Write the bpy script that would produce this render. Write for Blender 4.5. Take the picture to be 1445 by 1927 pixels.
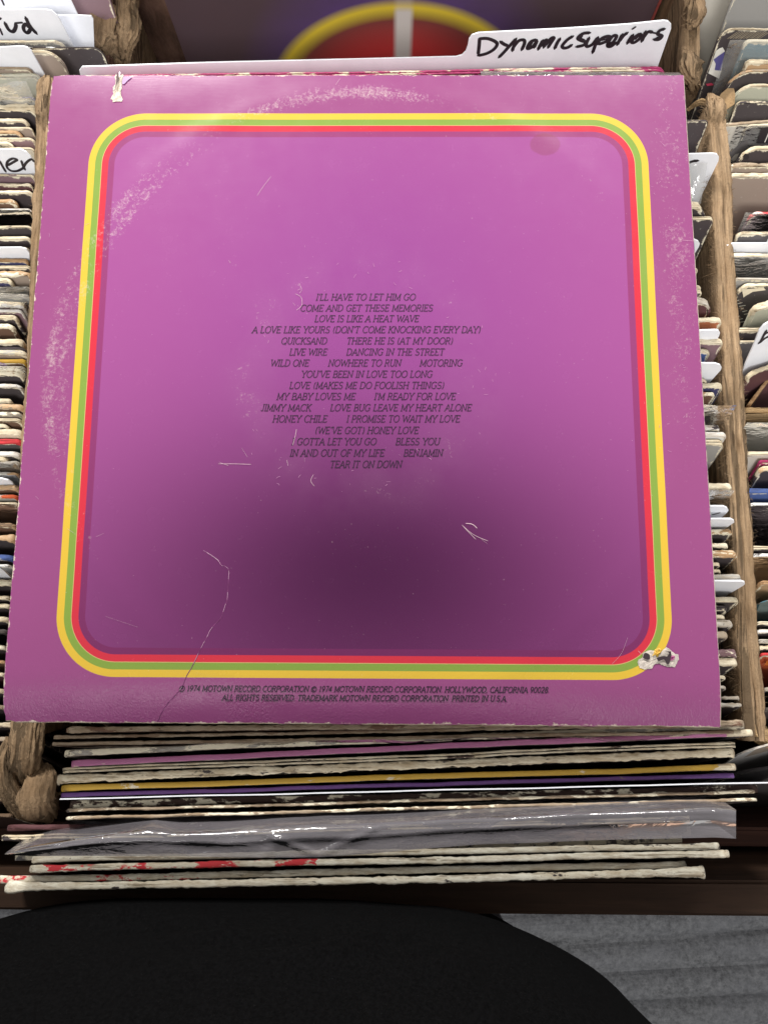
import bpy, bmesh, math, random
from mathutils import Vector, Matrix, noise
for o in list(bpy.data.objects): bpy.data.objects.remove(o)
SC = bpy.context.scene
COL = SC.collection
R = math.radians

# ------------------------------------------------------------------ camera, light, exposure
CAMR = Matrix(((0.99995962, 0.00559408, -0.00703347),
               (0.00445318, -0.98823491, -0.15287882),
               (-0.00780593, 0.15284132, -0.98821991)))      # rows: right, down, forward
CAMP = Vector((0.01250017, -0.1166873, 0.34431111))
FPX, CX, CY = 1440.0, 722.5, 963.5
cam = bpy.data.cameras.new('camera'); camo = bpy.data.objects.new('camera', cam); COL.objects.link(camo)
cam.sensor_fit = 'VERTICAL'; cam.sensor_height = 36; cam.lens = 36 * FPX / 1927
cam.clip_start = 0.01; cam.clip_end = 100
camo.matrix_world = Matrix.Translation(CAMP) @ Matrix((CAMR[0], -CAMR[1], -CAMR[2])).transposed().to_4x4()
SC.camera = camo

W = bpy.data.worlds.new('World'); SC.world = W; W.use_nodes = True
W.node_tree.nodes['Background'].inputs[0].default_value = (1.0, 0.97, 0.95, 1)
W.node_tree.nodes['Background'].inputs[1].default_value = 0.31

def area(name, loc, target, sx, sy, power, col):
    l = bpy.data.lights.new(name, 'AREA'); l.shape = 'RECTANGLE'; l.size = sx; l.size_y = sy; l.energy = power; l.color = col
    o = bpy.data.objects.new(name, l); COL.objects.link(o); o.location = loc
    o.rotation_euler = (Vector(target) - Vector(loc)).to_track_quat('-Z', 'Y').to_euler()
    return o
area('unseen_lamp', (-0.52, 1.38, 0.92), (-0.02, 0.05, 0), 0.34, 0.22, 26, (1.0, 0.97, 0.93))
area('unseen_lamp', (0.54, 1.38, 0.92), (0.02, 0.05, 0), 0.34, 0.22, 16, (1.0, 0.97, 0.93))
area('unseen_lamp', (-0.10, -1.15, 1.42), (0, 0.10, -0.05), 1.00, 0.35, 23, (1.0, 0.98, 0.95))
area('unseen_lamp', (-0.25, -1.00, 1.85), (0, -0.10, 0), 1.30, 0.14, 8, (1.0, 0.98, 0.95))  # narrow lamp added for a sheen along the sleeve's curled bottom edge
SC.view_settings.view_transform = 'Standard'; SC.view_settings.look = 'None'
SC.view_settings.exposure = 0.42; SC.view_settings.gamma = 1.0
SC.render.engine = 'CYCLES'
SC.cycles.max_bounces = 6; SC.cycles.transparent_max_bounces = 16
SC.cycles.sample_clamp_indirect = 4.0
SC.cycles.use_denoising = True

# ------------------------------------------------------------------ helpers
def ray(px, py):
    v = Vector(((px - CX) / FPX, (py - CY) / FPX, 1.0))
    return CAMR.transposed() @ v
def at(px, py, z):
    d = ray(px, py); return CAMP + d * ((z - CAMP.z) / d.z)
def at_plane(px, py, p0, n):
    d = ray(px, py); return CAMP + d * ((p0 - CAMP).dot(n) / d.dot(n))
def nz(x, y=0.0, z=0.0): return noise.noise(Vector((x, y, z)))
def fb(x, y=0.0, z=0.0, o=4): return noise.fractal(Vector((x, y, z)), 1.0, 2.0, o)

def obj(name, verts, faces, mat, parent=None, loc=None, smooth=False, uv=None, mats=None, midx=None):
    loc = Vector(loc) if loc is not None else Vector((0, 0, 0))
    if parent is not None: loc = Vector(parent['_o'])
    me = bpy.data.meshes.new(name)
    me.from_pydata([tuple(Vector(v) - loc) for v in verts], [], faces); me.update()
    o = bpy.data.objects.new(name, me); COL.objects.link(o)
    if mats:
        for m in mats: me.materials.append(m)
        if midx: me.polygons.foreach_set('material_index', midx)
    else: me.materials.append(mat)
    if smooth: me.polygons.foreach_set('use_smooth', [True] * len(me.polygons))
    if uv:
        l = me.uv_layers.new(name='UVMap')
        for k, lp in enumerate(me.loops): l.data[k].uv = uv[lp.vertex_index]
    o['_o'] = tuple(loc)
    if parent is not None: o.parent = parent
    else: o.location = loc
    return o
def empty(name, loc):
    o = bpy.data.objects.new(name, None); COL.objects.link(o); o.location = loc; o['_o'] = tuple(loc); o.empty_display_size = 0.02
    return o
def tag(o, label, cat, group=None, kind=None):
    if label: o['label'] = label
    if cat: o['category'] = cat
    if group: o['group'] = group
    if kind: o['kind'] = kind
    return o
class MB:
    def __init__(s): s.v = []; s.f = []; s.uv = []
    def add(s, vs, fs, uv=None):
        b = len(s.v); s.v += [Vector(p) for p in vs]; s.f += [tuple(b + i for i in f) for f in fs]
        s.uv += (uv if uv else [(0, 0)] * len(vs))
    def grid(s, rows, closed=False, uv=None):
        n = len(rows[0]); vs = [p for r in rows for p in r]; fs = []
        for i in range(len(rows) - 1):
            for j in range(n if closed else n - 1):
                fs.append((i * n + j, i * n + (j + 1) % n, (i + 1) * n + (j + 1) % n, (i + 1) * n + j))
        s.add(vs, fs, [q for r in uv for q in r] if uv else None)
    def box(s, x0, x1, y0, y1, z0, z1):
        vs = [(x, y, z) for z in (z0, z1) for y in (y0, y1) for x in (x0, x1)]
        s.add(vs, [(0, 2, 3, 1), (4, 5, 7, 6), (0, 1, 5, 4), (2, 6, 7, 3), (0, 4, 6, 2), (1, 3, 7, 5)])
    def build(s, name, mat, parent=None, loc=None, smooth=False, uv=False):
        return obj(name, s.v, s.f, mat, parent, loc, smooth, s.uv if uv else None)

# ------------------------------------------------------------------ materials
MATS = {}
class NT:
    def __init__(s, name):
        s.m = bpy.data.materials.new(name); s.m.use_nodes = True; s.t = s.m.node_tree; s.n = s.t.nodes
        s.b = s.n['Principled BSDF']; s.out = s.n['Material Output']
    def link(s, a, b): s.t.links.new(a, b)
    def put(s, sock, v):
        if isinstance(v, bpy.types.NodeSocket): s.link(v, sock)
        else: sock.default_value = v
    def math(s, op, a, b=None, c=None, clamp=False):
        n = s.n.new('ShaderNodeMath'); n.operation = op; n.use_clamp = clamp
        for i, v in enumerate((a, b, c)):
            if v is not None: s.put(n.inputs[i], v)
        return n.outputs[0]
    def mix(s, f, a, b):
        n = s.n.new('ShaderNodeMix'); n.data_type = 'RGBA'
        s.put(n.inputs[0], f)
        for i, v in ((6, a), (7, b)):
            s.put(n.inputs[i], v if isinstance(v, bpy.types.NodeSocket) else (*v[:3], 1))
        return n.outputs[2]
    def coord(s, out='Object'):
        return s.n.new('ShaderNodeTexCoord').outputs[out]
    def sep(s, v):
        n = s.n.new('ShaderNodeSeparateXYZ'); s.link(v, n.inputs[0]); return n.outputs
    def mapping(s, v, scale, loc=(0, 0, 0)):
        n = s.n.new('ShaderNodeMapping'); s.link(v, n.inputs[0]); n.inputs['Scale'].default_value = scale
        s.put(n.inputs['Location'], loc); return n.outputs[0]
    def noise(s, v, scale, detail=4, rough=0.6, dist=0.0):
        n = s.n.new('ShaderNodeTexNoise'); s.link(v, n.inputs['Vector']); n.inputs['Scale'].default_value = scale
        n.inputs['Detail'].default_value = detail; n.inputs['Roughness'].default_value = rough; n.inputs['Distortion'].default_value = dist
        return n.outputs['Fac']
    def ramp(s, v, lo, hi, a=0.0, b=1.0):
        n = s.n.new('ShaderNodeMapRange'); n.clamp = True; s.put(n.inputs[0], v)
        for i, q in ((1, lo), (2, hi), (3, a), (4, b)): s.put(n.inputs[i], q)
        return n.outputs[0]
    def bump(s, h, strength, dist):
        n = s.n.new('ShaderNodeBump'); n.inputs['Strength'].default_value = strength; n.inputs['Distance'].default_value = dist
        s.link(h, n.inputs['Height']); s.link(n.outputs[0], s.b.inputs['Normal'])
    def rnd(s):
        oi = s.n.new('ShaderNodeObjectInfo'); c = s.n.new('ShaderNodeCombineXYZ')
        for i, k in enumerate((17.0, 31.0, 7.0)): s.link(s.math('MULTIPLY', oi.outputs['Random'], k), c.inputs[i])
        return c.outputs[0]
    def done(s, col, rough, spec=0.5):
        s.put(s.b.inputs['Base Color'], col if isinstance(col, bpy.types.NodeSocket) else (*col[:3], 1))
        s.put(s.b.inputs['Roughness'], rough); s.b.inputs['Specular IOR Level'].default_value = spec
        return s.m

PAL = dict(cream=(.80, .73, .56), white=(.84, .83, .80), tan=(.52, .34, .19), brown=(.22, .15, .10), grey=(.42, .40, .36), old=(.42, .34, .25),
           black=(.060, .048, .051), maroon=(.11, .045, .05), mauve=(.24, .15, .17), red=(.62, .05, .06), pink=(.44, .15, .30), yellow=(.50, .31, .045),
           purple=(.16, .07, .25), blue=(.07, .12, .33), navy=(.05, .05, .13), orange=(.42, .13, .05), teal=(.10, .22, .28), taupe=(.34, .27, .22),
           sage=(.52, .52, .40), pale=(.58, .55, .49), dgrey=(.10, .09, .09), lgrey=(.36, .35, .33), magenta=(.35, .03, .12), flame=(.50, .09, .03),
           violet=(.40, .30, .50), dbrown=(.07, .042, .036), umber=(.16, .09, .06), ivory=(.93, .90, .76), grime=(.30, .24, .18))

def edge_mat(base, pr=None, wear=0.8, side=None, rng=None):
    """worn cardboard edge: cardboard colour `base`, remains of print colour `pr`; wear 1 = all print gone"""
    k = ('e', base, pr, wear, side, rng)
    if k in MATS: return MATS[k]
    t = NT('worn_edge_%s_%s' % (base, pr)); c = t.coord()
    v = t.n.new('ShaderNodeVectorMath'); t.link(c, v.inputs[0]); t.link(t.rnd(), v.inputs[1]); c = v.outputs[0]
    cs = t.mapping(c, (0.25, 1, 1))
    f = t.noise(cs, 420, 6, 0.7); g = t.noise(cs, 90, 4)
    b = PAL[base]; d = tuple(q * w for q, w in zip(b, (.50, .42, .34)))
    col = t.mix(t.ramp(f, .30, .62), d, b)
    col = t.mix(t.ramp(g, .42, .75, 0, .5), col, tuple(q * w for q, w in zip(b, (.72, .62, .50))))
    ln = t.noise(t.mapping(c, (.035, 1, 1)), 760, 3, .6); col = t.mix(t.ramp(ln, .34, .42, .75, 0), col, tuple(q * w for q, w in zip(b, (.22, .17, .13))))
    if pr:
        p = t.noise(t.mapping(c, (0.35, 1, 1)), 130, 5, 0.7)
        lo = 0.30 + 0.40 * wear
        pm = t.ramp(p, lo - .015, lo + .015)
        if rng:
            sx = t.math('ADD', t.sep(t.coord('UV'))[0], t.math('MULTIPLY', t.math('SUBTRACT', g, .5), .03))
            pm = t.math('MULTIPLY', pm, t.math('MULTIPLY', t.math('GREATER_THAN', sx, rng[0]), t.math('LESS_THAN', sx, rng[1])))
        col = t.mix(pm, col, PAL[pr])
    if side:
        h = t.sep(t.coord('UV'))[1]
        h = t.math('ADD', h, t.math('MULTIPLY', t.math('SUBTRACT', t.noise(c, 150, 4, .7), .5), .022))
        sc = PAL[side]; col = t.mix(t.ramp(h, .004, .0055), col, t.mix(t.ramp(t.noise(c, 330, 4, .7), .60, .64), sc, tuple(q * .8 for q in b)))
    t.bump(f, .7, .0006)
    MATS[k] = t.done(col, .8 if not pr or wear > .5 else .42, .3); return MATS[k]
def cover_mat(base, art=None, gloss=.45):
    """printed cover; uv = (distance to side, distance below top) for wear along the edges"""
    k = ('c', base, art, gloss)
    if k in MATS: return MATS[k]
    t = NT('cover_%s' % base); uv = t.coord('UV'); c = t.coord()
    v = t.n.new('ShaderNodeVectorMath'); t.link(c, v.inputs[0]); t.link(t.rnd(), v.inputs[1]); c = v.outputs[0]
    sx = t.sep(uv); d = t.math('MINIMUM', sx[0], sx[1])
    n1 = t.noise(c, 160, 5, .7); n2 = t.noise(c, 25, 3); n3 = t.noise(c, 600, 3, .7)
    b = PAL[base]
    col = t.mix(t.ramp(n2, .35, .7, 0, .35), b, tuple(q * .7 + .05 for q in b))
    if art:
        p = t.noise(t.mapping(c, (1, 1, .6)), 70, 3, .5, 1.5)
        col = t.mix(t.ramp(p, .50, .54), col, PAL[art])
    w = t.math('SUBTRACT', t.math('MULTIPLY', t.math('SUBTRACT', n1, .44), .0065), d)
    col = t.mix(t.ramp(w, -.0003, .0003), col, PAL['cream'])
    col = t.mix(t.ramp(n3, .66, .74, 0, .35), col, PAL['pale'])
    t.bump(n3, .15, .0003)
    MATS[k] = t.done(col, gloss, .4); return MATS[k]
def flat_mat(name, col, rough=.5, spec=.4, var=.12, scale=200, bump=0.0):
    k = ('f', name)
    if k in MATS: return MATS[k]
    t = NT(name); c = t.coord(); n = t.noise(c, scale, 5, .65)
    cc = t.mix(t.ramp(n, .3, .7), tuple(q * (1 - var) for q in col), tuple(min(1, q * (1 + var)) for q in col))
    if bump: t.bump(n, bump, .0008)
    MATS[k] = t.done(cc, rough, spec); return MATS[k]
def plastic_mat(name='clear_plastic', haze=.22, tint=(.62, .62, .60), rough=.12, bd=.0018, refl=1.0, st=(1, 2.2, 2.2)):
    k = ('p', name)
    if k in MATS: return MATS[k]
    t = NT(name); c = t.coord()
    n = t.noise(t.mapping(c, st), 55, 4, .55, .6); n2 = t.noise(c, 240, 3, .6)
    rdg = t.math('ABSOLUTE', t.math('SUBTRACT', t.noise(t.mapping(c, (1, 1.6, 1.6)), 75, 3, .5, 1.0), .5)); h = t.math('ADD', t.math('ADD', n, t.math('MULTIPLY', n2, .06)), t.math('MULTIPLY', t.ramp(rdg, 0, .06, 1, 0), .05))
    bp = t.n.new('ShaderNodeBump'); bp.inputs['Strength'].default_value = .55; bp.inputs['Distance'].default_value = bd; t.link(h, bp.inputs['Height'])
    tr = t.n.new('ShaderNodeBsdfTransparent'); tr.inputs[0].default_value = (.93, .93, .93, 1)
    df = t.n.new('ShaderNodeBsdfDiffuse'); df.inputs[0].default_value = (*tint, 1); t.link(bp.outputs[0], df.inputs['Normal'])
    gl = t.n.new('ShaderNodeBsdfGlossy'); gl.inputs['Roughness'].default_value = rough; gl.inputs[0].default_value = (1, 1, 1, 1); t.link(bp.outputs[0], gl.inputs['Normal'])
    fr = t.n.new('ShaderNodeFresnel'); fr.inputs[0].default_value = 1.38; t.link(bp.outputs[0], fr.inputs['Normal'])
    m1 = t.n.new('ShaderNodeMixShader'); t.put(m1.inputs[0], t.ramp(n, .3, .7, haze * .75, min(1, haze * 1.25))); t.link(tr.outputs[0], m1.inputs[1]); t.link(df.outputs[0], m1.inputs[2])
    m2 = t.n.new('ShaderNodeMixShader'); t.put(m2.inputs[0], t.math('ADD', t.math('MULTIPLY', fr.outputs[0], 1.1 * refl), .03 * refl, clamp=True)); t.link(m1.outputs[0], m2.inputs[1]); t.link(gl.outputs[0], m2.inputs[2])
    t.link(m2.outputs[0], t.out.inputs['Surface']); t.n.remove(t.b)
    MATS[k] = t.m; return t.m
def fibre_mat(name, col, stretch=(1, .07, 1), scale=330):
    k = ('fi', name)
    if k in MATS: return MATS[k]
    t = NT(name); c = t.coord(); s = t.mapping(c, stretch)
    n = t.noise(s, scale, 6, .7, .3); n2 = t.noise(c, 60, 4); n3 = t.noise(c, 900, 2)
    cc = t.mix(t.ramp(n, .34, .62), tuple(q * .50 for q in col), tuple(min(1, q * 1.30) for q in col))
    cc = t.mix(t.ramp(n2, .4, .75, 0, .5), cc, tuple(q * w for q, w in zip(col, (.75, .66, .55))))
    cr = t.ramp(t.noise(t.mapping(c, tuple(q * .6 + .02 if q < .5 else q for q in stretch)), scale * .36, 3, .5, .8), .38, .44)
    cc = t.mix(cr, tuple(q * .42 for q in col), cc)
    t.bump(t.math('ADD', t.math('ADD', n, t.math('MULTIPLY', n3, .5)), cr), .7, .0013)
    MATS[k] = t.done(cc, .9, .15); return MATS[k]
def wood_mat(name, col):
    k = ('w', name)
    if k in MATS: return MATS[k]
    t = NT(name); c = t.coord(); s = t.mapping(c, (.05, 1, 1)); n = t.noise(s, 240, 5, .65, .8); n2 = t.noise(t.mapping(c, (.25, 1, 1)), 40, 3, .5, 1.0)
    cc = t.mix(t.ramp(n, .3, .7), tuple(q * .55 for q in col), tuple(q * 1.25 for q in col))
    cc = t.mix(t.ramp(n2, .45, .7, 0, .6), cc, tuple(q * .5 for q in col))
    t.bump(n, .4, .0006)
    MATS[k] = t.done(cc, .7, .25); return MATS[k]
CARD = flat_mat('white_card_plastic', (.82, .84, .89), .38, .45, .04, 90)
INK = flat_mat('marker_ink', (.022, .017, .022), .45, .4, .3, 300)
TORN = flat_mat('torn_paper', (.70, .62, .52), .9, .1, .3, 420, .8)
PLASTIC = plastic_mat()
FIB = fibre_mat('worn_fibreboard', (.31, .215, .130), (1, .05, 1), 480)
FIBX = fibre_mat('worn_fibreboard_cross', (.44, .30, .16), (.07, 1, 1))
WALLM = fibre_mat('dark_hardboard', (.15, .085, .062), (1, 1, .3), 120)

# ------------------------------------------------------------------ carpet and record bin
def carpet_mat():
    t = NT('grey_carpet'); c = t.coord(); n = t.noise(c, 120, 6, .75); n2 = t.noise(t.mapping(c, (.4, 1, 1)), 22, 4)
    cc = t.mix(t.ramp(n, .35, .65), (.075, .077, .082), (.19, .195, .205)); cc = t.mix(t.ramp(n2, .4, .7, 0, .5), cc, (.16, .165, .18))
    t.bump(n, .8, .004); return t.done(cc, .95, .1)
FLZ = -1.0
mb = MB(); rows = []
yy = -1.6
while yy < .6:
    row = []
    for i in range(41):
        x = -1.2 + i * .06
        y = yy + .06 * (x - .4)
        row.append((x, y, FLZ + .013 * abs(math.sin(math.pi * (yy + .004 * nz(x * 3, yy * 3)) / .047)) ** .6))
    rows.append(row); yy += .005
mb.grid(rows); tag(mb.build('carpet', carpet_mat()), None, None, kind='structure')
mb = MB(); mb.box(-6, 6, -6, 6, FLZ - .03, FLZ - .004)
tag(mb.build('floor', flat_mat('floor_concrete', (.18, .18, .185), .9)), None, None, kind='structure')

BIN = tag(empty('record_bin', (0, 0, FLZ)), 'old brown record bin with frayed fibreboard dividers and a front rail', 'record bin')
def plank(name, x0, x1, y0, y1, z0, z1, mat, bev=.0015, parent=BIN):
    bm = bmesh.new(); bmesh.ops.create_cube(bm, size=1)
    for v in bm.verts: v.co = Vector(((x0 + x1) / 2 + v.co.x * (x1 - x0), (y0 + y1) / 2 + v.co.y * (y1 - y0), (z0 + z1) / 2 + v.co.z * (z1 - z0)))
    bmesh.ops.bevel(bm, geom=bm.edges[:], offset=bev, segments=2, affect='EDGES')
    vs = [v.co.copy() for v in bm.verts]; bm.verts.index_update(); fs = [[v.index for v in f.verts] for f in bm.faces]; bm.free()
    return obj(name, vs, fs, mat, parent)
RAIL = wood_mat('dark_stained_pine', (.055, .029, .017))
plank('front_rail', -.62, .62, -.2525, -.2362, -.16, -.052, RAIL)
plank('front_panel', -.62, .62, -.2500, -.2380, -.37, -.163, WALLM)
plank('inner_ledge', -.62, .62, -.2325, -.2225, -.36, -.098, wood_mat('reddish_pine', (.10, .045, .032)))
plank('floor_panel', -.62, .62, -.236, .62, -.385, -.372, WALLM)
plank('base_cabinet', -.60, .60, -.235, .60, FLZ + .005, -.389, WALLM)
plank('back_panel', -.62, .62, .605, .62, -.37, -.02, WALLM)

def fibre_board(name, p0, p1, w, H, seed, mat, rough=.0010, groove=.12, end=(0, 0), parent=BIN):
    """upright hardboard panel: worn top edge from p0 to p1 of width w, going down H. Returns the object."""
    p0, p1 = Vector(p0), Vector(p1); L = (p1 - p0).length; a = (p1 - p0).normalized(); x = Vector((0, 0, 1)).cross(a).normalized() * -1
    n = max(20, int(L / .0022)); M = 13; rows = []
    for i in range(n + 1):
        s = L * i / n; t = i / n; c = p0 + a * s
        e0 = math.exp(-s / .012) * end[0]; e1 = math.exp(-(L - s) / .012) * end[1]
        hw = w / 2 * (1 + .16 * fb(s * 45, seed) + .10 * fb(s * 260, seed + 5)) * (1 + e0 + e1)
        off = .0016 * nz(s * 22, seed + 9)
        row = [c + x * (-hw + off) * .90 + Vector((0, 0, -H))]
        row.append(c + x * (-hw + off) + Vector((0, 0, -.010 + .002 * nz(s * 120, seed))))
        for j in range(M):
            u = -1 + 2 * j / (M - 1)
            ridge = rough * (1.3 * fb(s * 28, u * 7 + seed * 3) + .8 * fb(s * 150, u * 14 + seed))
            g = groove + .18 * nz(s * 25, seed + 2)
            dip = -.0034 * math.exp(-((u - g) / .10) ** 2) * (.35 + .65 * max(0, min(1, .6 + 1.4 * nz(s * 18, seed + 4))))
            dip += -.0022 * math.exp(-((u - g + .55) / .07) ** 2) * max(0, nz(s * 30, seed + 7)) * 2
            rnd = -.0014 * abs(u) ** 9
            row.append(c + x * (u * hw + off) + Vector((0, 0, ridge + dip + rnd - .004 * (e0 + e1))))
        row.append(c + x * (hw + off) + Vector((0, 0, -.010 + .002 * nz(s * 120, seed + 3))))
        row.append(c + x * (hw + off) * .90 + Vector((0, 0, -H)))
        rows.append(row)
    mb = MB(); mb.grid(rows); k = len(rows[0]); last = len(rows) * k - k
    mb.f.append(tuple(range(k))); mb.f.append(tuple(last + i for i in reversed(range(k))))
    return mb.build(name, mat, parent, smooth=True)
def lump(name, pts, rx, rn, seed, mat, parent=BIN, amp=.35, groove=11, flat=.72, up=(0, 0, 1), ring=46, dens=.0014):
    """torn, delaminated fibre: loft along pts (world) with half-widths rx across and rn through"""
    P = [Vector(p) for p in pts]; seg = []; L = 0
    P[-1] = P[-1] + Vector((0, 0, -.005)); rx = list(rx); rx[-1] *= .6; P[0] = P[0] + Vector((0, 0, -.002)); rx[0] *= .7
    for i in range(len(P) - 1): L += (P[i + 1] - P[i]).length
    n = max(14, int(L / dens)); rows = []; m = len(P) - 1
    for i in range(n + 1):
        q = i / n * m; k = min(int(q), m - 1); f = q - k
        pm, p1, p2, p3 = P[max(k - 1, 0)], P[k], P[k + 1], P[min(k + 2, m)]
        c = .5 * ((2 * p1) + (p2 - pm) * f + (2 * pm - 5 * p1 + 4 * p2 - p3) * f * f + (3 * p1 - pm - 3 * p2 + p3) * f ** 3)
        tg = (.5 * ((p2 - pm) + (2 * pm - 5 * p1 + 4 * p2 - p3) * 2 * f + (3 * p1 - pm - 3 * p2 + p3) * 3 * f * f)).normalized()
        x = tg.cross(Vector(up)).normalized(); nn = x.cross(tg).normalized()
        g = f * f * (3 - 2 * f); ax = rx[k] * (1 - g) + rx[k + 1] * g; an = rn[k] * (1 - g) + rn[k + 1] * g
        row = []
        for j in range(ring):
            th = 2 * math.pi * j / ring; cu, su = math.cos(th), math.sin(th)
            r = 1 + amp * fb(cu * 1.6 + seed, su * 1.6, i * dens * 42, 5) + .30 * fb(cu * groove + seed, su * groove, i * dens * 16, 3)
            r *= 1 - .35 * max(0, nz(cu * 3.1 + seed * 2, su * 3.1, i * dens * 24)) 
            r += .16 * nz(cu * 7 + seed, su * 7, i * dens * 260) + .10 * nz(cu * 15 + seed, su * 15, i * dens * 700)
            ex = math.copysign(abs(cu) ** flat, cu); ey = math.copysign(abs(su) ** flat, su)
            row.append(c + x * ax * r * ex + nn * an * r * ey)
        rows.append(row)
    mb = MB(); mb.grid(rows, closed=True)
    mb.f.append(tuple(range(ring))); mb.f.append(tuple((len(rows) - 1) * ring + j for j in reversed(range(ring))))
    return mb.build(name, mat, parent, smooth=True)

bd = fibre_board('divider_board', at(1421, 1395, -.03), at(1347, 188, -.03), .0105, .335, 3.1, FIB, end=(.15, -.35))
bd2 = fibre_board('divider_board', at(1302, 158, -.058), at(1300, -60, -.058), .0100, .31, 7.7, FIB, end=(.2, 0), groove=.3)
bl = fibre_board('divider_board', at(37, 1390, -.033), at(86, 150, -.033), .0095, .335, 12.3, FIB, end=(.1, .1))
bl2 = fibre_board('divider_board', at(226, 122, -.083), at(216, -60, -.083), .0100, .28, 17.9, FIB, groove=-.1, end=(.1, 0))
cb = fibre_board('cross_board', at(1392, 775, -.032), at(1520, 778, -.032), .0042, .33, 21.0, FIBX, rough=.0007, end=(.5, 0))
# tan facing on the inside of the right divider, showing beneath its worn top
# torn ends of the dividers
def P(px, py, z): return at(px, py, z)
lump('torn_fibre', [P(186, 4, -.074), P(196, 40, -.072), P(199, 72, -.074), P(212, 98, -.080), P(222, 124, -.086)], (.006, .0105, .0090, .005, .0028), (.004, .006, .006, .004, .003), 1.3, FIB, bl2, amp=.45)
lump('torn_fibre', [P(246, -25, -.074), P(240, 20, -.073), P(246, 55, -.074), P(236, 88, -.078), P(228, 128, -.088)], (.006, .0060, .0060, .0045, .003), (.004, .005, .005, .004, .003), 4.9, FIB, bl2, amp=.4)
lump('torn_fibre', [P(92, 146, -.028), P(90, 165, -.029), P(84, 205, -.031), P(79, 245, -.033)], (.0026, .0042, .0042, .003), (.003, .0035, .0035, .002), 8.2, FIB, bl, amp=.35)
lump('torn_fibre', [P(1308, -20, -.050), P(1309, 22, -.050), P(1303, 42, -.052)], (.0035, .0058, .0035), (.003, .0042, .003), 5.3, FIB, bd2, amp=.4)
lump('torn_fibre', [P(1296, 100, -.054), P(1297, 128, -.055), P(1303, 150, -.060), P(1308, 172, -.068)], (.004, .0068, .0055, .002), (.003, .004, .004, .002), 6.1, FIB, bd2, amp=.4)
lump('torn_fibre', [P(1336, 176, -.034), P(1344, 205, -.030), P(1348, 240, -.030)], (.0022, .005, .0048), (.002, .0032, .003), 2.6, FIB, bd, amp=.3)
lump('torn_fibre', [P(1340, 196, -.038), P(1318, 192, -.042), P(1300, 196, -.046)], (.0022, .0014, .0007), (.0018, .0014, .0008), 3.9, FIBX, bd, amp=.45)
fp = [P(x, y, -.034 + .0025 * q) for x, y, q in ((1346, 214, 0), (1347, 192, .2), (1356, 176, .6), (1368, 166, 1), (1380, 166, 1.2), (1383, 178, 1.0), (1381, 196, .6), (1366, 206, .3))]
obj('peeled_flap', fp + [p + Vector((.0002, .0003, -.0012)) for p in fp], [tuple(range(8)), tuple(range(15, 7, -1))] + [(q, q + 8, (q + 1) % 8 + 8, (q + 1) % 8) for q in range(8)], fibre_mat('peeled_skin', (.48, .32, .17), (.4, .4, .4), 200), bd)
lump('torn_fibre', [P(58, 1340, -.030), P(52, 1395, -.029), P(49, 1440, -.031), P(44, 1472, -.036)], (.0085, .0075, .0068, .0050), (.004, .0045, .005, .003), 11.4, FIB, bl, amp=.28, groove=8)
lump('torn_fibre', [P(22, 1390, -.032), P(12, 1430, -.031), P(17, 1475, -.031), P(42, 1520, -.034), P(78, 1549, -.040)], (.0028, .0030, .0034, .0036, .0020), (.004, .005, .005, .004, .003), 13.1, FIB, bl, amp=.25, groove=7)
lump('torn_fibre', [P(90, 1446, -.038), P(84, 1475, -.034), P(78, 1505, -.033), P(92, 1536, -.037)], (.0028, .0068, .0090, .0050), (.004, .006, .006, .004), 15.2, FIB, bl, amp=.3, groove=6)
lump('torn_fibre', [P(1418, 1360, -.034), P(1426, 1380, -.035), P(1445, 1392, -.036), P(1470, 1396, -.037)], (.004, .0045, .0042, .004), (.003, .0035, .003, .003), 16.6, FIBX, bd, amp=.3)
# loose fuzz along the inner edges
def fuzz(parent, p0, p1, side, n, seed, lmax=.0055):
    rnd = random.Random(seed); mb = MB(); p0, p1 = Vector(p0), Vector(p1)
    for _ in range(n):
        t = rnd.random(); c = p0.lerp(p1, t) + Vector((side * rnd.uniform(-.001, .0005), 0, rnd.uniform(-.009, .0005)))
        d = Vector((side * rnd.uniform(.3, 1), rnd.uniform(-.8, .8), rnd.uniform(-.3, .9))).normalized(); l = rnd.uniform(.0012, lmax)
        w = Vector((0, .00009, .00006)); e = c + d * l * .5; f = c + d * l + Vector((0, rnd.uniform(-.001, .001), rnd.uniform(-.001, .001)))
        mb.add([c - w, c + w, e + w * .7, e - w * .7, f], [(0, 1, 2, 3), (3, 2, 4)])
    o = mb.build('frayed_fibres', FIB, parent); o['kind'] = 'stuff'
b0 = at(1421, 1395, -.03); b1 = at(1347, 188, -.03)
fuzz(bd, b0 + Vector((-.0053, 0, 0)), b1 + Vector((-.0053, 0, 0)), -1, 900, 5)
fuzz(bd, b0 + Vector((.0053, 0, 0)), b1 + Vector((.0053, 0, 0)), 1, 420, 6, .003)
fuzz(bl, at(37, 1390, -.033) + Vector((-.0045, 0, 0)), at(86, 150, -.033) + Vector((-.0045, 0, 0)), -1, 420, 7, .003)

for prt, A_, B_, n_ in ((bl2, (186, 10, -.066), (200, 80, -.066), 60), (bl2, (240, 10, -.066), (236, 90, -.070), 60), (bl, (45, 1360, -.024), (46, 1470, -.030), 70), (bl, (12, 1400, -.026), (60, 1540, -.034), 60), (bl, (90, 1450, -.030), (95, 1535, -.031), 50), (bd2, (1298, 5, -.046), (1300, 160, -.054), 60), (bd, (1340, 190, -.028), (1350, 240, -.026), 40)):
    for sd_ in (-1, 1): fuzz(prt, at(*A_), at(*B_), sd_, n_, n_ + sd_ + A_[0], .006)
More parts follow.
